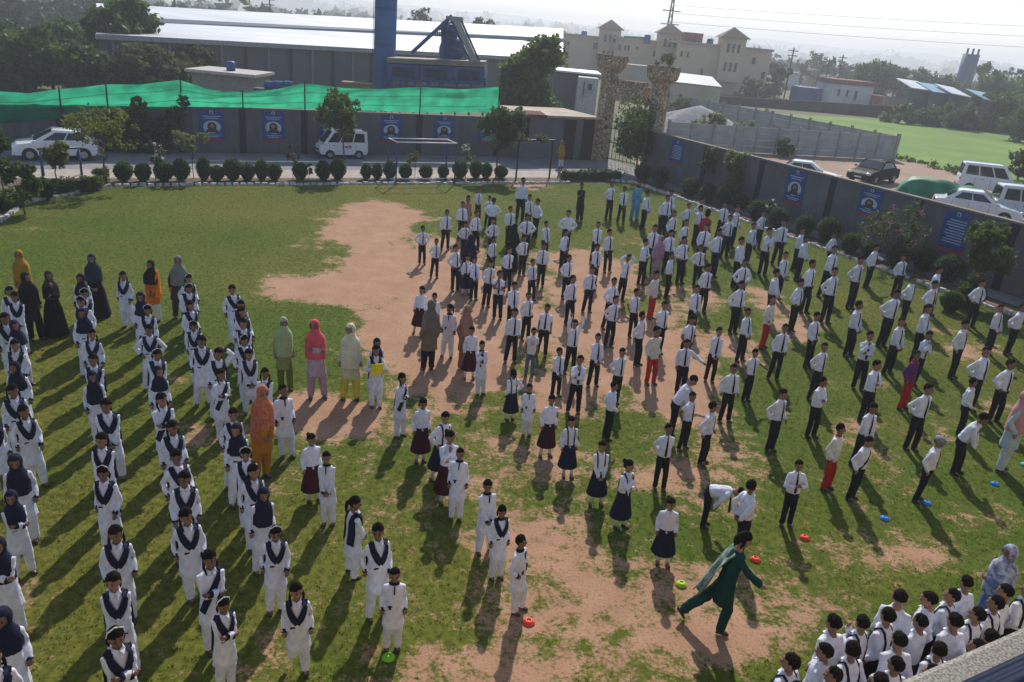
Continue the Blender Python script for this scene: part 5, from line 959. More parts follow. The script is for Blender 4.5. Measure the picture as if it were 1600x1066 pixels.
def proto(o, pose, var):
    """list of (part name, mesh, material) for an outfit in a pose"""
    key = (o, pose, var)
    if key in CACHE: return CACHE[key]
    adult = o[0] in 'WAM' or o == 'BA'
    yaw = (-.45, 0., .4)[var]; nod = (.12, .22, .05)[var]
    f = Fig(pose, adult, yaw, nod if pose != 'bend' else .1, var); L = []
    bk = ('body', pose, adult, var)
    if bk not in CACHE: CACHE[bk] = f.body()
    L.append(('body', CACHE[bk], (SKIN, DARK, LIP)))
    def shared(k, fn):
        kk = (k, pose, adult, var if k in ('trousers', 'shalwar', 'shoe0', 'shoe1') else 0)
        if kk not in CACHE: CACHE[kk] = fn()
        return CACHE[kk]
    def shoes(m=SHOE):
        for i in (0, 1): L.append(('shoe', shared('shoe%d' % i, lambda: f.shoe(i)), m))
    hairk = lambda st: CACHE.setdefault(('hair', st, pose, adult, var), None) or CACHE.__setitem__(('hair', st, pose, adult, var), f.hair(st, var)) or CACHE[('hair', st, pose, adult, var)]
    fold = lambda an, t: 1+.012*math.sin(an*5+t*9)
    hang = lambda an, t: 1+(1-t)**2*.06*math.sin(an*7+math.sin(an*3))
    if o in ('B', 'Bs', 'Bn', 'BA', 'BB', 'BX', 'BC'):
        L.append(('shirt', shared('shirt_s' if o == 'Bs' else 'shirt', lambda: f.top(SHIRT, 'shirt', mod=fold, short=o == 'Bs')), WHITE))
        L.append(('collar', shared('collar', f.collar), WHITE)); L.append(('trousers', shared('trousers', f.pants), TROU)); shoes()
        L.append(('belt', shared('belt', lambda: f.ring(.508, .527, SHIRT, .004)), BLACK))
        if o in ('B', 'Bs', 'BC'): L.append(('tie', shared('tie', f.tie), TIE))
        if o == 'BX': L.append(('sash', f.fin(f.band([(-.09, .52, -1), (-.03, .64, -1), (.04, .76, -1), (.07, .80, -1), (.075, .832, 0), (.07, .79, 1), (.0, .65, 1), (-.08, .53, 1)], .018, SHIRT, off=.008)).mesh('sash', True), NAVY))
        if o == 'BB' and var != 1: L.append(('strap', shared('strapB', f.straps), NAVY))
        if o == 'BC':
            c = MB(); z = f.zc; c.ball((0, .004, z+.035), (.076, .084, .052), 14, 8); c.ball((0, -.065, z+.03), (.05, .04, .012), 10, 5); L.append(('cap', f.fin(c, True).mesh('cap', True), cloth('capgrey', (.22, .26, .28), var=.4, scale=40)))
        L.append(('hair', hairk('short'), HAIR))
    elif o in ('K', 'KH', 'k', 'k2', 'KP', 'KR'):
        mc = {'KP': cloth('pinkprint', (.45, .2, .18), var=.3, scale=40), 'KR': cloth('redtunic', (.36, .03, .03))}.get(o, WHITE)
        L.append(('tunic', shared('tunic', lambda: f.top(KAM, 'tunic', mod=hang, loose=.004)), mc)); L.append(('trousers', shared('shalwar', lambda: f.pants('trousers', (.066, .060, .044), False)), mc)); shoes()
        if o in ('K', 'KH', 'k', 'k2'):
            for i in (0, 1): L.append(('cuff', shared('cuff%d' % i, lambda: f.cuffs(i)), NAVY))
            L.append(('collar', shared('collar', f.collar) if o in ('K', 'KH') else shared('collarband', lambda: f.ring(.818, .842, SHIRT, .006, 'collar')), WHITE if o in ('K', 'KH') else NAVY)); L.append(('pocket', shared('pocket', lambda: f.patch(-.045, .585, .026, .006, KAM)), NAVY))
        if o in ('K', 'k2') and not (o == 'K' and var == 2 and pose in ('front', 'folded')): L.append(('sash', shared('sash', f.dupatta), NAVY))
        elif o == 'K': L.append(('sash', f.fin(f.band([(-.095, .46, -1), (-.06, .56, -1), (-.01, .66, -1), (.045, .76, -1), (.072, .80, -1), (.074, .832, 0), (.072, .79, 1), (.0, .65, 1), (-.08, .5, 1)], .034, KAM, off=.013)).mesh('sash', True), NAVY))
        if o in ('k',): L.append(('placket', shared('placket', lambda: f.patch(0, .775, .008, .05, SHIRT, 'placket', .012)), NAVY)); L.append(('crest', shared('crest', lambda: f.patch(-.045, .565, .014, .014, KAM, 'crest')), MAROON))
        if o == 'KH': L.append(('headscarf', shared(('scarf', var), lambda: f.scarf((-.01, .06, -.05)[var], wf=(.80, .74, .84)[var])), NAVY))
        else: L.append(('hair', hairk(('tail', 'bob', 'plaits')[var] if o != 'k' or var == 0 else 'short'), HAIR))
        if o == 'K' and var == 1:
            b = MB(); z = f.zc; b.tube([(-.068, .01, z+.02), (-.06, .008, z+.062), (0, .006, z+.091), (.06, .008, z+.062), (.068, .01, z+.02)], .006, 5); L.append(('hairband', f.fin(b, True).mesh('hairband'), SOCK))
    elif o in ('Sm', 'Sn', 'Sn2'):
        mc = MAROON if o == 'Sm' else NAVY
        L.append(('shirt', shared('shirt', lambda: f.top(SHIRT, 'shirt', mod=fold)), WHITE)); L.append(('collar', shared('collar', f.collar), WHITE))
        L.append(('skirt', shared('skirt', f.skirt), mc))
        if o == 'Sn': L.append(('strap', shared('strap', f.straps), mc))
        for hip, kn, an, q in f.legs:
            b = MB(); b.tube([kn.lerp(an, .2), kn.lerp(an, .6), an], [.033, .031, .026], 9); b.xf(lambda p: p*RH); L.append(('sock', b.mesh('sock', True), SOCK))
        shoes(); L.append(('hair', hairk(('tail', 'bob', 'bun')[var]), HAIR))
    elif o in ('R', 'RB', 'T'):
        L.append(('sweater' if o != 'T' else 't_shirt', shared('sweater' if o != 'T' else 'tee', lambda: f.top([(0, 0, .46, .108, .088)]+SHIRT[1:], 'sweater', mod=fold, r0=.046, r1=.042, r2=.034, short=o == 'T')), {'RB': cloth('bluejacket', (.05, .04, .22), col2=(.20, .03, .06), scale=3)}.get(o, CREAM)))
        L.append(('trousers', shared('trousers', f.pants), RED if o != 'T' else cloth('jeans', (.10, .14, .20)))); shoes(); L.append(('hair', hairk('short'), HAIR))
        L.append(('collar', f.ring(.824, .842, SHIRT, .005, 'collar'), RED if o != 'T' else CREAM))
        if o == 'T': L.append(('print', f.patch(0, .70, .04, .045, SHIRT, 'print'), cloth('print', (.35, .12, .12), col2=(.5, .5, .5), scale=60)))
    elif o in ('MK', 'MB'):
        c = BLACK if o == 'MK' else cloth('skyblue', (.11, .30, .48))
        L.append(('tunic', shared('tunic', lambda: f.top(KAM, 'tunic', mod=hang, loose=.006)), c)); L.append(('trousers', shared('shalwar', lambda: f.pants('trousers', (.066, .060, .048), False)), c)); shoes()
        L.append(('hair', hairk('short'), HAIR)); b = MB(); b.ball((0, -.026, f.zc-.052), (.042, .040, .034), 12, 8); L.append(('beard', f.fin(b, True).mesh('beard', True), HAIR))
    else:
        c = lambda n, v, **k: cloth('w_'+n, v, .08, **k)
        SP = dict(  # tunic, trousers, scarf, scarf length, gown
         AB=(BLACK, None, BLACK, .0), AM=(MAROON, None, NAVY, .1), AB2=(BLACK, None, c('brownscarf', (.055, .045, .042)), .06), AB3=(BLACK, None, c('petrol', (.022, .035, .055)), .08),
         WL=(c('lilactunic', (.36, .30, .31)), 1, c('lilac', (.36, .20, .30)), .12), WG=(c('khaki', (.20, .15, .10)), BLACK, c('greyscarf', (.15, .135, .11)), .16),
         WB=(c('rosebrown', (.28, .13, .09)), 1, c('rosescarf', (.36, .18, .14)), .1), WP=(c('paleblue', (.40, .50, .53)), c('paleblue2', (.5, .56, .58)), c('pinkshawl', (.50, .24, .26)), .14),
         WO=(c('mustorange', (.40, .13, .02)), SOCK, c('mustard', (.38, .20, .02)), .22), WD=(c('darkbrown', (.035, .026, .024)), BLACK, c('darkscarf', (.02, .017, .017)), .05),
         WO2=(c('orange', (.62, .15, .008)), SOCK, BLACK, .02), WC=(c('browncoat', (.062, .042, .032)), c('brownpants', (.06, .04, .03)), c('greygreen', (.19, .21, .19)), .10),
         WS=(c('mustardsuit', (.42, .17, .015)), 1, c('coral', (.52, .16, .09), var=.2, scale=25), .2), WGr=(c('olivetunic', (.23, .27, .10)), c('olivepants', (.12, .17, .035)), c('palegreen', (.33, .43, .22)), .16),
         WPi=(c('pinklilac', (.50, .36, .42)), c('lilacpants', (.42, .30, .38)), c('coralpink', (.66, .10, .12)), .12), WY=(c('paleyellow', (.56, .56, .34)), c('yellow', (.55, .48, .06)), c('creamscarf', (.64, .64, .46)), .2),
         WBl=(c('bluetunic', (.10, .15, .3)), NAVY, c('bluepattern', (.55, .58, .64), col2=(.03, .05, .17), scale=14), .12), WT=(c('bottlegreen', (.005, .055, .048)), 1, None, 0))
        tu, tr, scm, ln = SP[o]
        if tr is None: L.append(('gown', shared('gown', lambda: f.top(GOWN, 'gown', .016, mod=hang, loose=.01)), tu))
        else:
            L.append(('tunic', shared('tunic', lambda: f.top(KAM, 'tunic', mod=hang, loose=.006)), tu)); L.append(('trousers', shared('shalwar', lambda: f.pants('trousers', (.064, .056, .045), False)), tu if tr == 1 else tr))
        shoes()
        if scm: L.append(('headscarf', shared(('scarf', ln), lambda: f.scarf(ln, wf=.88)), scm))
        else: L.append(('hair', hairk('bob'), HAIR))
        if o == 'WO2':
            b = f.fin(f.band([(.09, .42, -1), (.09, .60, -1), (.085, .74, -1), (.08, .81, -1), (.08, .855, 0), (.08, .80, 1), (.085, .6, 1), (.085, .38, 1)], [.06, .058, .05, .04, .036, .04, .05, .06], KAM, off=.03)); L.append(('shawl', b.mesh('shawl', True), c('orangeshawl', (.80, .22, .012))))
    CACHE[key] = L; return L
GR = {0: None, 1: 'pupils lined up in files', 2: 'pupils crowded below the railing'}
random.seed(5)
def person(x, y, h, o, pose, dphi, label, group=None, var=None, z=0):
    var = random.choice((0, 1, 2)) if var is None else var
    if o in ('B', 'K', 'Bn', 'Bs') and pose == 'down': pose = random.choice(('down', 'down', 'loose', 'behind' if o != 'K' else 'loose2', 'loose2'))
    dphi += random.gauss(0, 9)
    r = empty('person', (x, y, z), label, 'person', group, TH+math.radians(dphi)); s = h/RH; k = random.uniform(.84, .96)+(.06 if o == 'BB' else -.03 if o[0] in 'Kk' else 0); r.scale = (s*k, s*k, s); r.rotation_euler.x = random.gauss(0, .025); r.rotation_euler.y = random.gauss(0, .025)
    for nm, me, ms in proto(o, pose, var): 
        c = place(nm, me, ms, r)
    return r
PEOPLE=[
(-0.20,31.87,1.78,'BA','down',-15,'grown person in plain white shirt and dark trousers near the field gate',0),
(-1.88,31.38,1.27,'B','front',-4,'person in white shirt and tie, hands clasped, last of twelfth file from left',1),
(-2.14,29.07,1.41,'KP','down',-6,'person in pink patterned tunic half hidden behind white shirts',0),
(-2.19,27.88,1.42,'B','down',-5,'person in white shirt and tie, last of tenth file from left',1),
(-1.39,30.11,1.28,'B','down',-10,'person in white shirt and tie, twelfth from front in twelfth file from left',1),
(-1.16,28.81,1.46,'Bn','hips',156,'person in white shirt with back turned near the goal',0),
(-2.63,26.38,1.43,'B','down',-2,'person in white shirt and tie, thirteenth from front in tenth file from left',1),
(-3.16,24.38,1.27,'B','hips',-2,'person in white shirt and tie, hands on hips, last of ninth file from left',1),
(-2.58,23.04,1.25,'B','behind',-3,'person in white shirt and tie, fourteenth from front in ninth file from left',1),
(-1.59,26.52,1.44,'B','down',11,'person in white shirt and tie, twelfth from front in tenth file from left',1),
(-1.93,25.69,1.22,'B','hips',8,'person in white shirt and tie, eleventh from front in tenth file from left',1),
(-0.99,25.79,1.41,'B','hips',-12,'person in white shirt and tie, tenth from front in tenth file from left',1),
(-0.47,27.83,1.42,'B','down',-7,'person in white shirt and tie, last of eleventh file from left',1),
(-0.30,24.57,1.56,'AB','down',170,'person in black cloak and headscarf among white shirts at the back',0),
(-1.54,22.65,1.56,'AM','down',149,'person in dark scarf and maroon dress, back turned, among white shirts',0),
(-1.85,21.98,1.39,'B','onehip',12,'person in white shirt and tie, thirteenth from front in ninth file from left',1),
(-0.87,23.68,1.33,'B','down',-2,'person in white shirt and tie, ninth from front in tenth file from left',1),
(-1.48,21.71,1.23,'Sn','down',-10,'person in navy pinafore, twelfth from front in ninth file from left',1),
(-1.22,21.33,1.29,'B','front',3,'person in white shirt and tie, hands clasped, eleventh from front in ninth file from left',1),
(-0.84,20.83,1.40,'B','down',7,'person in white shirt and tie, tenth from front in ninth file from left',1),
(-0.48,19.95,1.35,'Bs','mouth',-26,'person in short-sleeved shirt and tie, hand raised, ninth from front in ninth file from left',1),
(-0.34,22.47,1.36,'B','down',-10,'person in white shirt and tie, seventh from front in tenth file from left',1),
(-0.07,19.21,1.32,'B','front',-4,'person in white shirt and tie, hands clasped, eighth from front in ninth file from left',1),
(0.16,29.98,1.49,'B','front',11,'person in white shirt and tie, hands clasped, eleventh from front in twelfth file from left',1),
(0.48,29.35,1.50,'Bn','reach',-84,'person in white shirt turned sideways near the field gate',0),
(0.16,26.69,1.44,'B','hips',-9,'person in white shirt and tie, twelfth from front in eleventh file from left',1),
(2.36,32.91,1.63,'MK','folded',-21,'bearded person in black tunic and trousers standing alone on grass',0),
(3.65,33.79,1.64,'B','behind',-10,'person in white shirt and tie, last of fifteenth file from left',1),
(4.13,33.19,1.60,'B','front',-11,'person in white shirt and tie, hands clasped, last of sixteenth file from left',1),
(0.83,26.26,1.37,'B','front',7,'person in white shirt and tie, hands clasped, tenth from front in twelfth file from left',1),
(1.58,27.47,1.56,'Bn','hips',-18,'person in plain white shirt, hands on hips, last of thirteenth file from left',1),
(1.40,24.99,1.44,'B','down',1,'person in white shirt and tie, ninth from front in twelfth file from left',1),
(2.57,26.55,1.45,'B','front',-1,'person in white shirt and tie, hands clasped, ninth from front in thirteenth file from left',1),
(2.93,25.50,1.47,'B','down',-7,'person in white shirt and tie, eighth from front in thirteenth file from left',1),
(2.37,23.84,1.37,'B','front',6,'person in white shirt and tie, hands clasped, eighth from front in twelfth file from left',1),
(0.70,23.19,1.40,'B','down',-9,'person in white shirt and tie, eleventh from front in eleventh file from left',1),
(0.10,24.15,1.34,'B','down',3,'person in white shirt and tie, eighth from front in tenth file from left',1),
(1.43,22.20,1.36,'B','behind',-9,'person in white shirt and tie, tenth from front in eleventh file from left',1),
(0.42,21.78,1.24,'B','down',-2,'person in white shirt and tie, sixth from front in tenth file from left',1),
(2.02,21.17,1.37,'B','down',-7,'person in white shirt and tie, ninth from front in eleventh file from left',1),
(3.09,22.44,1.48,'B','head',-6,'person in white shirt and tie with both hands on head',0),
(1.45,19.99,1.39,'B','down',11,'person in white shirt and tie, fifth from front in tenth file from left',1),
(4.82,34.21,1.69,'MB','down',-3,'bearded person in sky blue tunic and trousers at field edge',0),
(4.97,32.47,1.64,'B','front',25,'person in white shirt and tie, hands clasped, twelfth from front in sixteenth file from left',1),
(5.65,32.32,1.30,'B','bend',69,'person in white shirt bent over near the far right shrubs',0),
(5.66,31.50,1.70,'B','down',-7,'person in white shirt and tie, tenth from front in sixteenth file from left',1),
(6.10,33.01,1.65,'B','down',-3,'person in white shirt and tie, eleventh from front in sixteenth file from left',1),
(5.55,29.02,1.57,'B','down',9,'person in white shirt and tie, eleventh from front in fifteenth file from left',1),
(6.46,31.21,1.52,'B','down',3,'person in white shirt and tie, ninth from front in sixteenth file from left',1),
(7.15,32.06,1.63,'B','down',-10,'person in white shirt and tie, last of seventeenth file from left',1),
(6.81,30.57,1.59,'B','front',12,'person in white shirt and tie, hands clasped, eighth from front in sixteenth file from left',1),
(6.80,28.95,1.77,'KR','down',113,'person in red tunic and trousers with back turned',0),
(8.09,32.03,1.56,'B','front',-6,'person in white shirt and tie, hands clasped, sixth from front in seventeenth file from left',1),
(8.24,30.54,1.71,'B','down',7,'person in white shirt and tie, fifth from front in seventeenth file from left',1),
(7.63,28.91,1.66,'B','behind',-4,'person in white shirt and tie, seventh from front in sixteenth file from left',1),
(5.81,27.86,1.56,'B','down',-5,'person in white shirt and tie, tenth from front in fifteenth file from left',1),
(6.29,26.94,1.67,'B','down',-10,'person in white shirt and tie, ninth from front in fifteenth file from left',1),
(4.38,25.97,1.66,'B','down',-10,'person in white shirt and tie, last of fourteenth file from left',1),
(4.98,26.01,1.55,'B','down',2,'person in white shirt and tie, eleventh from front in fourteenth file from left',1),
(4.46,24.93,1.56,'WL','down',-16,'person in pale lilac headscarf and tunic among white shirts',0),
(3.93,24.42,1.50,'B','folded',2,'person in white shirt and tie, arms folded, seventh from front in thirteenth file from left',1),
(5.32,24.99,1.59,'B','onehip',-3,'person in white shirt and tie, tenth from front in fourteenth file from left',1),
(5.81,24.75,1.42,'B','onehip',-1,'person in white shirt and tie, ninth from front in fourteenth file from left',1),
(4.64,23.33,1.43,'B','onehip',31,'person in white shirt and tie, sixth from front in thirteenth file from left',1),
(6.64,26.10,1.71,'B','behind',0,'person in white shirt and tie, eighth from front in fifteenth file from left',1),
(7.16,25.17,1.70,'Bn','front',2,'person in plain white shirt, hands clasped, seventh from front in fifteenth file from left',1),
(3.84,21.14,1.43,'R','down',9,'person in white sweater and red trousers, left of the three at mid field',0),
(5.47,22.16,1.49,'B','down',-8,'person in white shirt and tie, fifth from front in thirteenth file from left',1),
(6.67,22.67,1.63,'B','hips',-8,'person in white shirt and tie, eighth from front in fourteenth file from left',1),
(8.30,28.25,1.57,'B','front',10,'person in white shirt and tie, hands clasped, sixth from front in sixteenth file from left',1),
(9.37,30.82,1.56,'B','onehip',8,'person in white shirt and tie, hand on hip, last of rightmost file',1),
(8.52,26.91,1.74,'B','mouth',-6,'person in white shirt and tie, hand raised, fifth from front in sixteenth file from left',1),
(9.52,28.60,1.73,'B','down',-7,'person in white shirt and tie, fourth from front in seventeenth file from left',1),
(10.04,28.08,1.61,'B','front',6,'person in white shirt and tie, hands clasped, third from front in seventeenth file from left',1),
(9.73,26.75,1.62,'Bn','front',11,'person in plain white shirt, hands clasped, second from front in seventeenth file from left',1),
(8.32,24.27,1.56,'B','front',-7,'person in white shirt and tie, hands clasped, sixth from front in fifteenth file from left',1),
(7.42,22.00,1.58,'Bn','front',51,'person in plain white shirt, hands clasped, seventh from front in fourteenth file from left',1),
(8.80,23.06,1.69,'B','down',9,'person in white shirt and tie, fifth from front in fifteenth file from left',1),
(11.37,28.35,1.48,'B','hips',2,'person in white shirt and tie, hands on hips, fifth from front in rightmost file',1),
(10.03,24.99,1.75,'B','front',-2,'person in white shirt and tie, hands clasped, fourth from front in sixteenth file from left',1),
(9.19,22.21,1.73,'B','behind',-10,'person in white shirt and tie, fourth from front in fifteenth file from left',1),
(10.59,23.95,1.72,'B','behind',-11,'person in white shirt and tie, third from front in sixteenth file from left',1),
(12.13,26.61,1.58,'B','reach',11,'person in white shirt and tie, arm out, fourth from front in rightmost file',1),
(12.86,25.88,1.47,'B','down',-6,'person in white shirt and tie, third from front in rightmost file',1),
(11.75,22.79,1.56,'B','behind',25,'person in white shirt and tie, second from front in sixteenth file from left',1),
(13.12,24.07,1.61,'B','down',-6,'person in white shirt and tie, second from front in rightmost file',1),
(12.11,22.22,1.61,'B','onehip',8,'person in white shirt and tie, hand on hip, front of sixteenth file from left',1),
(14.00,23.23,1.54,'B','hips',2,'person in white shirt and tie, hands on hips, front of rightmost file',1),
(-2.38,18.31,1.26,'Sm','down',-30,'person in maroon skirt, last of seventh file from left',1),
(-2.00,18.05,1.20,'k','down',-28,'person in white tunic, navy collar, eleventh from front in seventh file from left',1),
(-1.85,16.19,1.66,'WG','down',165,'person in grey headscarf and brown shawl, back turned, on bare dirt',0),
(-1.50,17.01,1.34,'k','down',-40,'person in white tunic, navy collar, tenth from front in seventh file from left',1),
(-1.08,16.48,1.51,'WB','down',23,'person in dusty pink headscarf and long tunic on bare dirt',0),
(-0.88,15.90,1.26,'Sm','down',-19,'person in maroon skirt, ninth from front in seventh file from left',1),
(-0.57,15.15,1.25,'k','mouth',-2,'person in white tunic, navy collar, hand raised, eighth from front in seventh file from left',1),
(-0.01,17.05,1.34,'B','down',-17,'person in white shirt and tie, last of eighth file from left',1),
(0.32,18.59,1.28,'B','down',-5,'person in white shirt and tie, seventh from front in ninth file from left',1),
(0.44,16.42,1.15,'T','down',-20,'person in printed white T-shirt and blue jeans',0),
(0.11,14.09,1.11,'Sn','onehip',153,'person in navy pinafore, hand on hip, seventh from front in seventh file from left',1),
(0.73,17.62,1.31,'Bs','down',-27,'person in short-sleeved shirt and tie, sixth from front in ninth file from left',1),
(1.38,16.74,1.33,'B','up',4,'person in white shirt and tie with both arms raised',0),
(1.02,15.45,1.14,'B','front',-1,'person in white shirt and tie, hands clasped, fifth from front in eighth file from left',1),
(1.40,14.70,1.29,'B','mouth',-31,'person in white shirt and tie, hand raised, fourth from front in eighth file from left',1),
(1.89,16.13,1.28,'B','front',-8,'person in white shirt and tie, hands clasped, fifth from front in ninth file from left',1),
(2.31,15.34,1.30,'B','down',-3,'person in white shirt and tie, fourth from front in ninth file from left',1),
(2.42,18.65,1.37,'B','down',2,'person in white shirt and tie, fourth from front in tenth file from left',1),
(2.48,19.99,1.45,'B','hips',-9,'person in white shirt and tie, eighth from front in eleventh file from left',1),
(3.13,19.49,1.35,'Bs','behind',-3,'person in short-sleeved shirt and tie, seventh from front in eleventh file from left',1),
(3.04,17.57,1.37,'B','behind',39,'person in white shirt and tie, third from front in tenth file from left',1),
(3.23,16.57,1.42,'R','down',2,'person in white sweater and red trousers, middle of the three at mid field',0),
(3.66,18.48,1.41,'Bs','down',4,'person in short-sleeved shirt and tie, sixth from front in eleventh file from left',1),
(4.79,20.05,1.43,'B','front',5,'person in white shirt and tie, hands clasped, seventh from front in twelfth file from left',1),
(6.07,20.56,1.53,'B','down',2,'person in white shirt and tie, fourth from front in thirteenth file from left',1),
(4.14,17.61,1.41,'Bs','down',-9,'person in short-sleeved shirt and tie, fifth from front in eleventh file from left',1),
(3.89,16.22,1.29,'B','reach',-31,'person in white shirt and tie reaching one arm out sideways',0),
(4.69,17.05,1.37,'B','front',-12,'person in white shirt and tie, hands clasped, fourth from front in eleventh file from left',1),
(5.79,18.52,1.41,'B','front',10,'person in white shirt and tie, hands clasped, sixth from front in twelfth file from left',1),
(6.66,19.63,1.48,'R','hips',35,'person in white sweater and red trousers with hands on hips',0),
(5.36,16.13,1.26,'Bs','reach',1,'person in short-sleeved shirt and tie, arm out, third from front in eleventh file from left',1),
(6.35,17.51,1.45,'B','down',-11,'person in white shirt and tie, fifth from front in twelfth file from left',1),
(7.86,21.14,1.60,'B','hips',3,'person in white shirt and tie, sixth from front in fourteenth file from left',1),
(7.51,18.51,1.49,'B','down',0,'person in white shirt and tie, third from front in thirteenth file from left',1),
(8.92,19.64,1.55,'B','front',6,'person in white shirt and tie, hands clasped, fifth from front in fourteenth file from left',1),
(10.24,20.63,1.69,'B','behind',-4,'person in white shirt and tie, third from front in fifteenth file from left',1),
(9.58,18.62,1.53,'B','front',12,'person in white shirt and tie, hands clasped, fourth from front in fourteenth file from left',1),
(8.35,17.43,1.49,'B','mouth',-10,'person in white shirt and tie, hand raised, second from front in thirteenth file from left',1),
(7.00,16.55,1.40,'B','down',1,'person in white shirt and tie, fourth from front in twelfth file from left',1),
(7.80,15.61,1.45,'B','folded',6,'person in white shirt and tie, arms folded, third from front in twelfth file from left',1),
(10.72,19.66,1.63,'B','front',10,'person in white shirt and tie, hands clasped, second from front in fifteenth file from left',1),
(9.94,18.01,1.44,'B','mouth',6,'person in white shirt and tie, hand raised, third from front in fourteenth file from left',1),
(9.06,16.50,1.44,'RB','down',15,'person in blue and red sports jacket and red trousers',0),
(13.28,20.78,1.48,'B','front',7,'person in white shirt and tie, hands clasped, front of seventeenth file from left',1),
(11.31,18.76,1.58,'B','down',10,'person in white shirt and tie, front of fifteenth file from left',1),
(10.70,16.75,1.61,'B','behind',-4,'person in white shirt and tie, second from front in fourteenth file from left',1),
(10.99,16.26,1.52,'B','onehip',4,'person in white shirt and tie, hand on hip, front of fourteenth file from left',1),
(9.84,15.44,1.33,'Bn','down',30,'person in plain white shirt, front of thirteenth file from left',1),
(8.33,14.50,1.48,'B','down',9,'person in white shirt and tie, second from front in twelfth file from left',1),
(13.97,20.99,1.53,'Bn','behind',18,'person in white shirt cut off at the right edge of the photo',0),
(5.95,12.57,1.34,'R','down',7,'person in white sweater and red trousers at the front right',0),
(6.34,12.32,1.31,'BX','down',9,'person in white shirt with dark sash across the chest',0),
(6.87,13.58,1.39,'B','front',2,'person in white shirt and tie, hands clasped, front of eleventh file from left',1),
(7.61,12.49,1.34,'BC','down',28,'person in white shirt and grey flat cap beside a blue cone',0),
(8.86,13.64,1.45,'B','stoop',17,'person in white shirt and tie, leaning forward, front of twelfth file from left',1),
(9.94,13.96,1.70,'WP','down',32,'person in pink shawl and pale blue tunic cut by right edge',0),
(-11.50,17.23,1.56,'WO','front',-17,'person wrapped in mustard orange shawl at far left',0),
(-10.52,15.79,1.56,'WD','down',20,'person in dark brown jacket and scarf leaning at far left',0),
(-10.61,15.33,1.40,'K','down',3,'person in white tunic, navy sash, last of leftmost file',1),
(-10.31,14.99,1.39,'K','front',12,'person in white tunic, navy sash, hands clasped, thirteenth from front in leftmost file',1),
(-9.72,13.79,1.41,'K','down',9,'person in white tunic, navy sash, twelfth from front in leftmost file',1),
(-9.33,13.55,1.40,'KH','down',65,'person in white tunic, navy headscarf, eleventh from front in leftmost file',1),
(-8.88,12.72,1.38,'K','down',-3,'person in white tunic, navy sash, tenth from front in leftmost file',1),
(-10.24,16.15,1.52,'AB2','mouth',26,'person in black cloak and brown headscarf with hand at face',0),
(-9.98,17.46,1.56,'AB3','front',-8,'person in black cloak and dark blue headscarf on the left grass',0),
(-9.74,16.43,1.42,'KH','down',-1,'person in white tunic, navy headscarf, last of second file from left',1),
(-9.10,15.38,1.46,'K','front',8,'person in white tunic, navy sash, hands clasped, twelfth from front in second file from left',1),
(-8.83,14.93,1.45,'K','down',-10,'person in white tunic, navy sash, eleventh from front in second file from left',1),
(-8.49,14.30,1.45,'KH','down',6,'person in white tunic, navy headscarf, tenth from front in second file from left',1),
(-7.89,13.44,1.40,'K','down',-11,'person in white tunic, navy sash, ninth from front in second file from left',1),
(-7.24,12.33,1.42,'K','front',2,'person in white tunic, navy sash, hands clasped, eighth from front in second file from left',1),
(-9.03,16.97,1.37,'K','down',-10,'person in white tunic, navy sash, last of third file from left',1),
(-8.66,17.48,1.52,'WO2','front',-16,'person in bright orange shawl and dark headscarf',0),
(-8.22,17.86,1.56,'WC','down',-5,'person in long brown coat and grey headscarf',0),
(-7.61,17.15,1.40,'K','down',0,'person in white tunic, navy sash, last of fourth file from left',1),
(-7.38,16.56,1.39,'K','down',3,'person in white tunic, navy sash, twelfth from front in fourth file from left',1),
(-6.86,15.46,1.39,'K','down',10,'person in white tunic, navy sash, eleventh from front in fourth file from left',1),
(-6.31,14.40,1.40,'K','down',-6,'person in white tunic, navy sash, tenth from front in fourth file from left',1),
(-5.85,13.51,1.46,'K','down',-12,'person in white tunic, navy sash, ninth from front in fourth file from left',1),
(-5.36,13.02,1.45,'K','onehead',-5,'person in white tunic, navy sash, eighth from front in fourth file from left',1),
(-7.96,15.57,1.46,'KH','down',4,'person in white tunic, navy headscarf, eleventh from front in third file from left',1),
(-7.49,14.79,1.45,'K','down',-7,'person in white tunic, navy sash, tenth from front in third file from left',1),
(-7.05,13.93,1.39,'K','hips',-8,'person in white tunic and black sash with both hands on hips',0),
(-6.46,12.91,1.40,'K','front',10,'person in white tunic, navy sash, hands clasped, ninth from front in third file from left',1),
(-6.35,16.66,1.42,'K','down',4,'person in white tunic, navy sash, last of fifth file from left',1),
(-5.92,15.73,1.43,'K','down',-1,'person in white tunic, navy sash, eleventh from front in fifth file from left',1),
(-5.61,15.24,1.44,'K','down',9,'person in white tunic, navy sash, tenth from front in fifth file from left',1),
(-5.38,14.62,1.45,'K','front',-4,'person in white tunic, navy sash, hands clasped, ninth from front in fifth file from left',1),
(-5.11,13.79,1.45,'K','down',4,'person in white tunic, navy sash, eighth from front in fifth file from left',1),
(-4.88,13.39,1.38,'K','front',-7,'person in white tunic, navy sash, hands clasped, seventh from front in fifth file from left',1),
(-8.22,11.73,1.44,'KH','down',-2,'person in white tunic, navy headscarf, ninth from front in leftmost file',1),
(-7.76,10.94,1.43,'K','down',7,'person in white tunic, navy sash, eighth from front in leftmost file',1),
(-7.21,10.36,1.42,'K','down',10,'person in white tunic, navy sash, seventh from front in leftmost file',1),
(-6.52,9.02,1.40,'KH','down',9,'person in white tunic, navy headscarf, fifth from front in leftmost file',1),
(-7.50,10.00,1.42,'K','down',-3,'person in white tunic, navy sash, sixth from front in leftmost file',1),
(-6.92,11.75,1.39,'KH','down',2,'person in white tunic, navy headscarf, seventh from front in second file from left',1),
(-6.18,10.74,1.46,'K','front',-4,'person in white tunic, navy sash, hands clasped, sixth from front in second file from left',1),
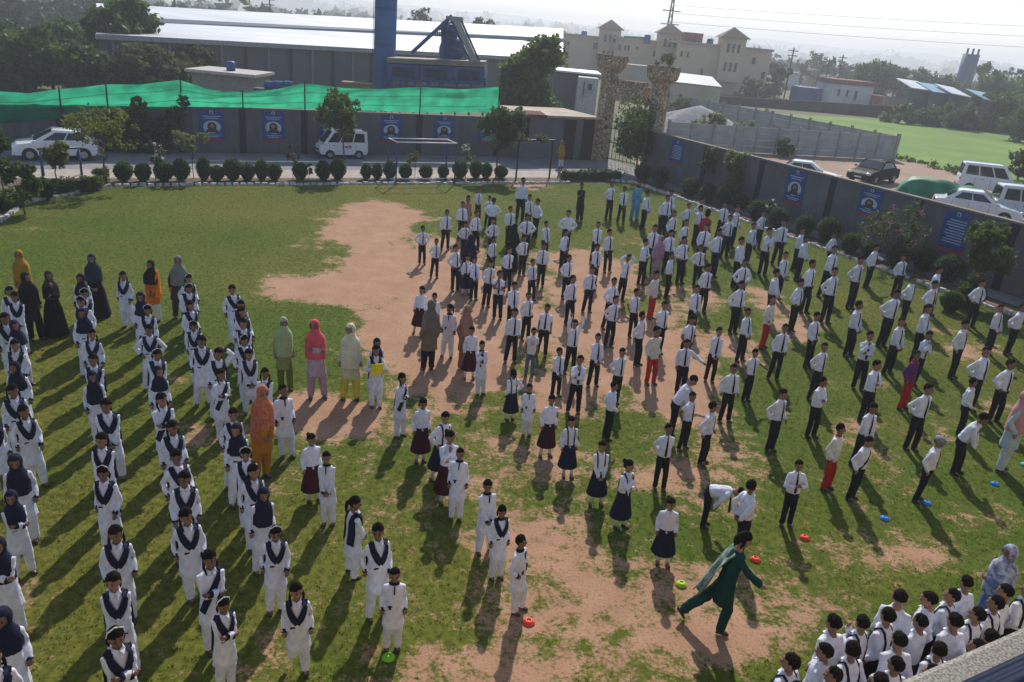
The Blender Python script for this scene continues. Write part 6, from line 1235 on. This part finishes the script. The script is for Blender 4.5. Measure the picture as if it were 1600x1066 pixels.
(-5.72,9.68,1.45,'K','front',-9,'person in white tunic, navy sash, hands clasped, fifth from front in second file from left',1),
(-5.26,8.90,1.42,'K','down',0,'person in white tunic, navy sash, fourth from front in second file from left',1),
(-6.00,12.09,1.41,'KH','down',8,'person in white tunic, navy headscarf, eighth from front in third file from left',1),
(-5.44,11.09,1.45,'K','folded',8,'person in white tunic, navy sash, arms folded, seventh from front in third file from left',1),
(-4.98,10.29,1.43,'K','down',5,'person in white tunic, navy sash, sixth from front in third file from left',1),
(-4.49,9.44,1.45,'K','down',11,'person in white tunic, navy sash, fifth from front in third file from left',1),
(-4.23,8.91,1.45,'K','down',-5,'person in white tunic, navy sash, fourth from front in third file from left',1),
(-5.02,12.31,1.36,'K','folded',-8,'person in white tunic, navy sash, arms folded, seventh from front in fourth file from left',1),
(-4.29,10.85,1.42,'K','down',-1,'person in white tunic, navy sash, sixth from front in fourth file from left',1),
(-4.02,10.37,1.42,'KH','down',-5,'person in white tunic, navy headscarf, fifth from front in fourth file from left',1),
(-3.67,9.79,1.43,'K','front',-7,'person in white tunic, navy sash, hands clasped, fourth from front in fourth file from left',1),
(-3.43,9.31,1.41,'K','down',-2,'person in white tunic, navy sash, third from front in fourth file from left',1),
(-3.95,11.19,1.67,'WS','front',23,'person in coral headscarf and mustard yellow suit',0),
(-4.58,14.53,1.59,'WGr','down',-10,'person in pale green headscarf and tunic',0),
(-3.83,14.28,1.67,'WPi','folded',-14,'person in coral pink headscarf and lilac pink tunic',0),
(-3.18,14.36,1.63,'WY','down',-12,'person in cream headscarf and pale yellow tunic',0),
(-2.68,14.57,1.32,'KH','down',-8,'person in white tunic behind the one holding a yellow folder',0),
(-2.63,14.11,1.35,'K','hold',-21,'person in white tunic holding a yellow folder to the chest',0),
(-4.33,12.62,1.31,'K','front',-10,'person in white tunic, navy sash, hands clasped, sixth from front in fifth file from left',1),
(-1.97,13.00,1.30,'K','folded',19,'person in white tunic, navy sash, arms folded, last of sixth file from left',1),
(-3.76,11.93,1.36,'k','down',-1,'person in white tunic, navy collar, fifth from front in fifth file from left',1),
(-2.94,10.65,1.21,'Sm','down',9,'person in maroon skirt, fourth from front in fifth file from left',1),
(-2.54,10.08,1.28,'k','front',-35,'person in white tunic, navy collar, hands clasped, third from front in fifth file from left',1),
(-1.43,12.17,1.27,'Sm','down',2,'person in maroon skirt, sixth from front in sixth file from left',1),
(-1.08,11.65,1.30,'Sn','onehip',-5,'person in navy pinafore, hand on hip, fifth from front in sixth file from left',1),
(-0.85,10.95,1.34,'Sm','mouth',7,'person in maroon skirt, hand raised, fourth from front in sixth file from left',1),
(-0.63,10.52,1.26,'k','down',-32,'person in white tunic, navy collar, third from front in sixth file from left',1),
(0.45,13.53,1.10,'k','down',-29,'person in white tunic, navy collar, sixth from front in seventh file from left',1),
(-0.12,9.76,1.25,'k','front',-1,'person in white tunic, navy collar, hands clasped, second from front in sixth file from left',1),
(0.09,9.18,1.22,'k2','down',-11,'person in white tunic, navy sash, front of sixth file from left',1),
(0.40,8.53,1.24,'k','hips',28,'person in white tunic with hands on hips behind front red cone',0),
(0.81,12.78,1.26,'Sm','down',-6,'person in maroon skirt, fifth from front in seventh file from left',1),
(1.19,12.14,1.20,'Sn','down',-9,'person in navy pinafore, fourth from front in seventh file from left',1),
(1.66,11.32,1.20,'Sn','front',-11,'person in navy pinafore, hands clasped, third from front in seventh file from left',1),
(2.02,13.71,1.25,'Bn','down',73,'person in plain white shirt, third from front in eighth file from left',1),
(3.33,14.02,1.45,'Bn','stoop',49,'person in plain white shirt, leaning forward, third from front in ninth file from left',1),
(2.81,12.02,1.28,'B','down',-17,'person in white shirt and tie, second from front in eighth file from left',1),
(4.62,14.95,1.33,'B','down',4,'person in white shirt and tie, second from front in tenth file from left',1),
(3.50,13.59,1.22,'Bs','down',7,'person in short-sleeved shirt and tie, second from front in ninth file from left',1),
(3.76,13.06,1.31,'B','down',31,'person in white shirt and tie, front of ninth file from left',1),
(5.29,13.85,1.36,'B','down',4,'person in white shirt and tie, front of tenth file from left',1),
(6.33,14.65,1.35,'Bn','folded',3,'person in plain white shirt, arms folded, second from front in eleventh file from left',1),
(1.99,10.73,1.24,'Sn','mouth',9,'person in navy pinafore, hand raised, second from front in seventh file from left',1),
(2.57,9.89,1.15,'Sn2','down',-23,'person in navy skirt, front of seventh file from left',1),
(4.85,11.24,1.25,'B','hold2',-22,'person in white shirt and tie clasping hands behind a red cone',0),
(3.43,11.01,1.30,'B','bend',39,'person in white shirt bent double with tie hanging',0),
(3.82,10.30,1.34,'B','behind',65,'person in white shirt and tie, front of eighth file from left',1),
(-1.93,8.95,1.32,'K','front',92,'person in white tunic, navy sash, hands clasped, second from front in fifth file from left',1),
(-1.42,8.17,1.45,'K','down',15,'person in white tunic, navy sash, front of fifth file from left',1),
(-1.13,7.64,1.21,'k','down',-14,'person in white tunic standing behind the green cone',0),
(-3.81,8.19,1.44,'K','down',5,'person in white tunic, navy sash, third from front in third file from left',1),
(-3.24,7.35,1.44,'K','folded',0,'person in white tunic, navy sash, arms folded, second from front in third file from left',1),
(-2.89,6.79,1.26,'K','folded',23,'person in white tunic, navy sash, arms folded, front of third file from left',1),
(-3.17,8.85,1.32,'KH','down',16,'person in white tunic, navy headscarf, second from front in fourth file from left',1),
(-2.73,8.10,1.29,'K','down',-3,'person in white tunic, navy sash, front of fourth file from left',1),
(-2.14,7.12,1.32,'K','kick',7,'person in white tunic with one foot lifted behind',0),
(-6.16,8.33,1.31,'KH','folded',10,'person in white tunic, navy headscarf, arms folded, fourth from front in leftmost file',1),
(-5.62,7.30,1.37,'KH','folded',-10,'person in white tunic, navy headscarf, arms folded, third from front in leftmost file',1),
(-4.89,6.17,1.44,'KH','down',10,'person in white tunic, navy headscarf, second from front in leftmost file',1),
(-4.57,5.66,1.43,'K','down',5,'person in white tunic, navy sash, front of leftmost file',1),
(-4.53,7.71,1.39,'K','down',-9,'person in white tunic, navy sash, third from front in second file from left',1),
(-4.08,6.87,1.40,'K','front',-1,'person in white tunic, navy sash, hands clasped, second from front in second file from left',1),
(-3.61,6.03,1.45,'K','folded',3,'person in white tunic, navy sash, arms folded, front of second file from left',1),
(5.74,8.18,1.34,'BB','down',200,'white-shirted person with back turned, tenth from right in crowd below railing',2),
(6.08,8.39,1.34,'BB','down',167,'white-shirted person with back turned, sixth from right in crowd below railing',2),
(6.46,8.25,1.39,'BB','down',187,'white-shirted person with back turned, fourth from right in crowd below railing',2),
(5.84,7.79,1.36,'BB','front',169,'white-shirted person with back turned, seventh from right in crowd below railing',2),
(6.84,8.36,1.38,'BB','down',187,'white-shirted person with back turned, first from right in crowd below railing',2),
(5.41,7.95,1.38,'BB','down',201,'white-shirted person with back turned, thirteenth from right in crowd below railing',2),
(5.02,7.89,1.37,'BB','down',119,'white-shirted person with back turned, sixteenth from right in crowd below railing',2),
(4.72,7.56,1.42,'BB','down',184,'white-shirted person with back turned, eighteenth from right in crowd below railing',2),
(5.12,7.50,1.35,'BB','front',193,'white-shirted person with back turned, twelfth from right in crowd below railing',2),
(5.10,7.10,1.37,'BB','down',160,'white-shirted person with back turned, fourteenth from right in crowd below railing',2),
(4.37,7.37,1.36,'BB','mouth',188,'white-shirted person with back turned, twenty-first from right in crowd below railing',2),
(3.98,7.26,1.39,'BB','down',193,'white-shirted person with back turned, twenty-fifth from right in crowd below railing',2),
(3.72,6.93,1.36,'BB','down',205,'white-shirted person with back turned, twenty-sixth from right in crowd below railing',2),
(4.51,6.79,1.37,'BB','down',173,'white-shirted person with back turned, twentieth from right in crowd below railing',2),
(3.30,6.65,1.40,'BB','down',190,'white-shirted person with back turned, twenty-ninth from right in crowd below railing',2),
(3.69,6.53,1.37,'BB','down',202,'white-shirted person with back turned, twenty-eighth from right in crowd below railing',2),
(4.17,6.49,1.38,'BB','down',181,'white-shirted person with back turned, twenty-second from right in crowd below railing',2),
(2.85,6.19,1.41,'BB','down',181,'white-shirted person with back turned, thirty-first from right in crowd below railing',2),
(6.50,7.66,1.35,'BB','down',187,'white-shirted person with back turned, second from right in crowd below railing',2),
(6.86,8.82,1.56,'WBl','folded',-109,'person in blue and white patterned headscarf and shawl',0),
(3.25,6.25,1.36,'BB','down',200,'white-shirted person with back turned, thirtieth from right in crowd below railing',2),
(3.58,6.02,1.40,'BB','down',181,'white-shirted person with back turned, twenty-seventh from right in crowd below railing',2),
(3.96,6.15,1.39,'BB','down',196,'white-shirted person with back turned, twenty-fourth from right in crowd below railing',2),
(4.56,6.39,1.36,'BB','front',170,'white-shirted person with back turned, nineteenth from right in crowd below railing',2),
(4.70,7.14,1.37,'BB','down',164,'white-shirted person with back turned, seventeenth from right in crowd below railing',2),
(4.88,6.66,1.35,'BB','down',191,'white-shirted person with back turned, fifteenth from right in crowd below railing',2),
(5.50,7.16,1.38,'BB','down',176,'white-shirted person with back turned, ninth from right in crowd below railing',2),
(5.35,6.79,1.34,'BB','down',195,'white-shirted person with back turned, eighth from right in crowd below railing',2),
(5.86,7.35,1.40,'BB','front',169,'white-shirted person with back turned, fifth from right in crowd below railing',2),
(6.21,7.93,1.41,'BB','down',197,'white-shirted person with back turned, third from right in crowd below railing',2),
(4.12,6.88,1.42,'BB','down',170,'white-shirted person with back turned, twenty-third from right in crowd below railing',2),
(5.51,7.56,1.40,'BB','down',167,'white-shirted person with back turned, eleventh from right in crowd below railing',2)]
for (x, y, h, o, pose, dphi, lab, g_) in PEOPLE: person(x, y, h, o, pose, dphi, lab, GR[g_])
p = G(876, 262); person(p.x, p.y, 1.55, 'WO', 'down', -20, 'person in mustard yellow standing beside the gatehouse door', var=1)
bpy.data.scenes.remove(bpy.data.scenes['workbench'])
# yellow folder
for ob in list(bpy.data.objects):
    if ob.name.startswith('person') and ob.get('label', '').startswith('person in white tunic holding'):
        s = ob.scale.z; B = MB(); B.box(-.105*RH, .105*RH, -.185*RH, -.172*RH, .60*RH, .77*RH); me = B.mesh('folder'); f_ = place('folder', me, mat('yellow_card', (.75, .62, .01), .5)); f_.location = ob.location; f_.rotation_euler = ob.rotation_euler; f_.scale = ob.scale; tag(f_, 'bright yellow folder held against a white tunic', 'folder')
# running person in dark green
p = G(1118, 984); tch = person(p.x, p.y, 1.60, 'WT', 'run', 48, 'person in dark green suit striding across the front of the field', var=1)
nu, nv = 18, 12; vs = []
for j in range(nv):
    for i in range(nu):
        u, v = i/(nu-1), j/(nv-1); x = (v-.5)*(.20+.10*u)+.02*math.sin(u*6)*u; yy = .05+.26*u+.035*math.sin(v*9+u*2)*u; z_ = .80-.30*u-.10*u*u-.10*v*u+.025*math.sin(v*19+u*4)*u; vs.append(Vector((x+.02, yy-.06, z_))*RH)
B = MB(); B.add(vs, [(j*nu+i, j*nu+i+1, (j+1)*nu+i+1, (j+1)*nu+i) for j in range(nv-1) for i in range(nu-1)]); me = B.mesh('shawl', True); sw = place('shawl', me, cloth('greenpattern', (.40, .45, .40), .1, col2=(.04, .12, .09), scale=11), tch); sm = sw.modifiers.new('s', 'SOLIDIFY'); sm.thickness = .008
# flat marker cones
for x, y, c, lab in ((607, 1028, (.20, .55, .02), 'green disc cone at the front of the fifth file'), (826, 973, (.80, .08, .04), 'red disc cone at the front of the sixth file'), (1180, 875, (.80, .08, .05), 'red disc cone in front of a person turned sideways'), (1257, 841, (.80, .07, .04), 'red disc cone in front of a person clasping hands'), (1382, 811, (.02, .22, .75), 'blue disc cone lying alone on the grass'), (1448, 787, (.02, .22, .75), 'blue disc cone at the feet of the person in flat cap'), (1554, 757, (.02, .22, .75), 'blue disc cone nearest the right edge on grass'), (1601, 727, (.05, .45, .50), 'teal disc cone cut by the right edge'), (1064, 914, (.40, .62, .02), 'yellow green disc cone behind the person in dark green')):
    p = G(x, y); B = MB(); B.stack([(0, 0, .004, .084, .084), (0, 0, .010, .084, .084), (0, 0, .042, .052, .052), (0, 0, .050, .040, .040), (0, 0, .048, .028, .028), (0, 0, .035, .028, .028)], 24); o = place('disc_cone', B.mesh('disc_cone', True), mat('cone_%.2f_%.2f_%.2f' % c, c, .45, .05, 5, trans=.1)); o.location = p; tag(o, lab, 'cone', 'disc cones on the field')
# ------------------------------------------------------------------ the school building the picture is taken from
bd = empty('school_building', W(0, .2, 0), 'terrazzo topped parapet of the school building at lower right corner', 'building')
tz = bpy.data.materials.new('terrazzo'); tz.use_nodes = True; t = tz.node_tree; bs = t.nodes['Principled BSDF']; bs.inputs['Roughness'].default_value = .6
c_ = mixc(t, rangen(t, noise_node(t, 220, 3), .42, .6), (.25, .22, .18), (.06, .055, .05)); t.links.new(c_, bs.inputs['Base Color'])
ZP = 6.40
B = MB(); B.box(-16, 26, .30, .537, ZP-.10, ZP, W); B.build('parapet_top', tz, bd, bevel=.012)
B = MB(); B.box(-16, 26, .34, .50, ZP-1.0, ZP-.102, W); B.build('parapet', TAN, bd)
B = MB(); B.box(-16, 26, -6, .45, -.1, ZP-1.002, W); B.build('wall', TAN, bd)
RB_ = mat('rail_blue', (.007, .016, .05), .6, .1, 8, spec=.1)
rl = empty('railing', W(0, .42, ZP), 'dark blue tubular railing on the parapet at lower right', 'railing')
for b, z_, r_ in ((.452, ZP+.05, .012), (.425, ZP+.085, .012), (.40, ZP+.12, .012), (.372, ZP+.155, .016)):
    B = MB(); B.tube([W(-3, b, z_), W(12, b, z_)], r_, 10); B.build('rail', RB_, rl, True)
for a in np.arange(-3, 12.1, 1.5): B = MB(); B.tube([W(a, .455, ZP-.02), W(a, .36, ZP+.16)], .012, 8); B.build('post', RB_, rl, True)
# ------------------------------------------------------------------ hazy air
B = MB(); B.box(-2600, 2600, -60, 3050, -40, 70); hz = place('haze', B.mesh('haze'), bpy.data.materials.new('haze')); hz['kind'] = 'stuff'; tag(hz, 'pale morning haze over the whole place', 'haze'); del hz['category']
hm = hz.data.materials[0]; hm.use_nodes = True; t = hm.node_tree; t.nodes.clear(); pv = t.nodes.new('ShaderNodeVolumePrincipled'); pv.inputs['Color'].default_value = (.88, .93, 1, 1); pv.inputs['Density'].default_value = .0010; pv.inputs['Anisotropy'].default_value = .3; ou = t.nodes.new('ShaderNodeOutputMaterial'); t.links.new(pv.outputs[0], ou.inputs['Volume'])
print('TRIS', sum(len(p.vertices)-2 for m_ in bpy.data.meshes for p in m_.polygons))
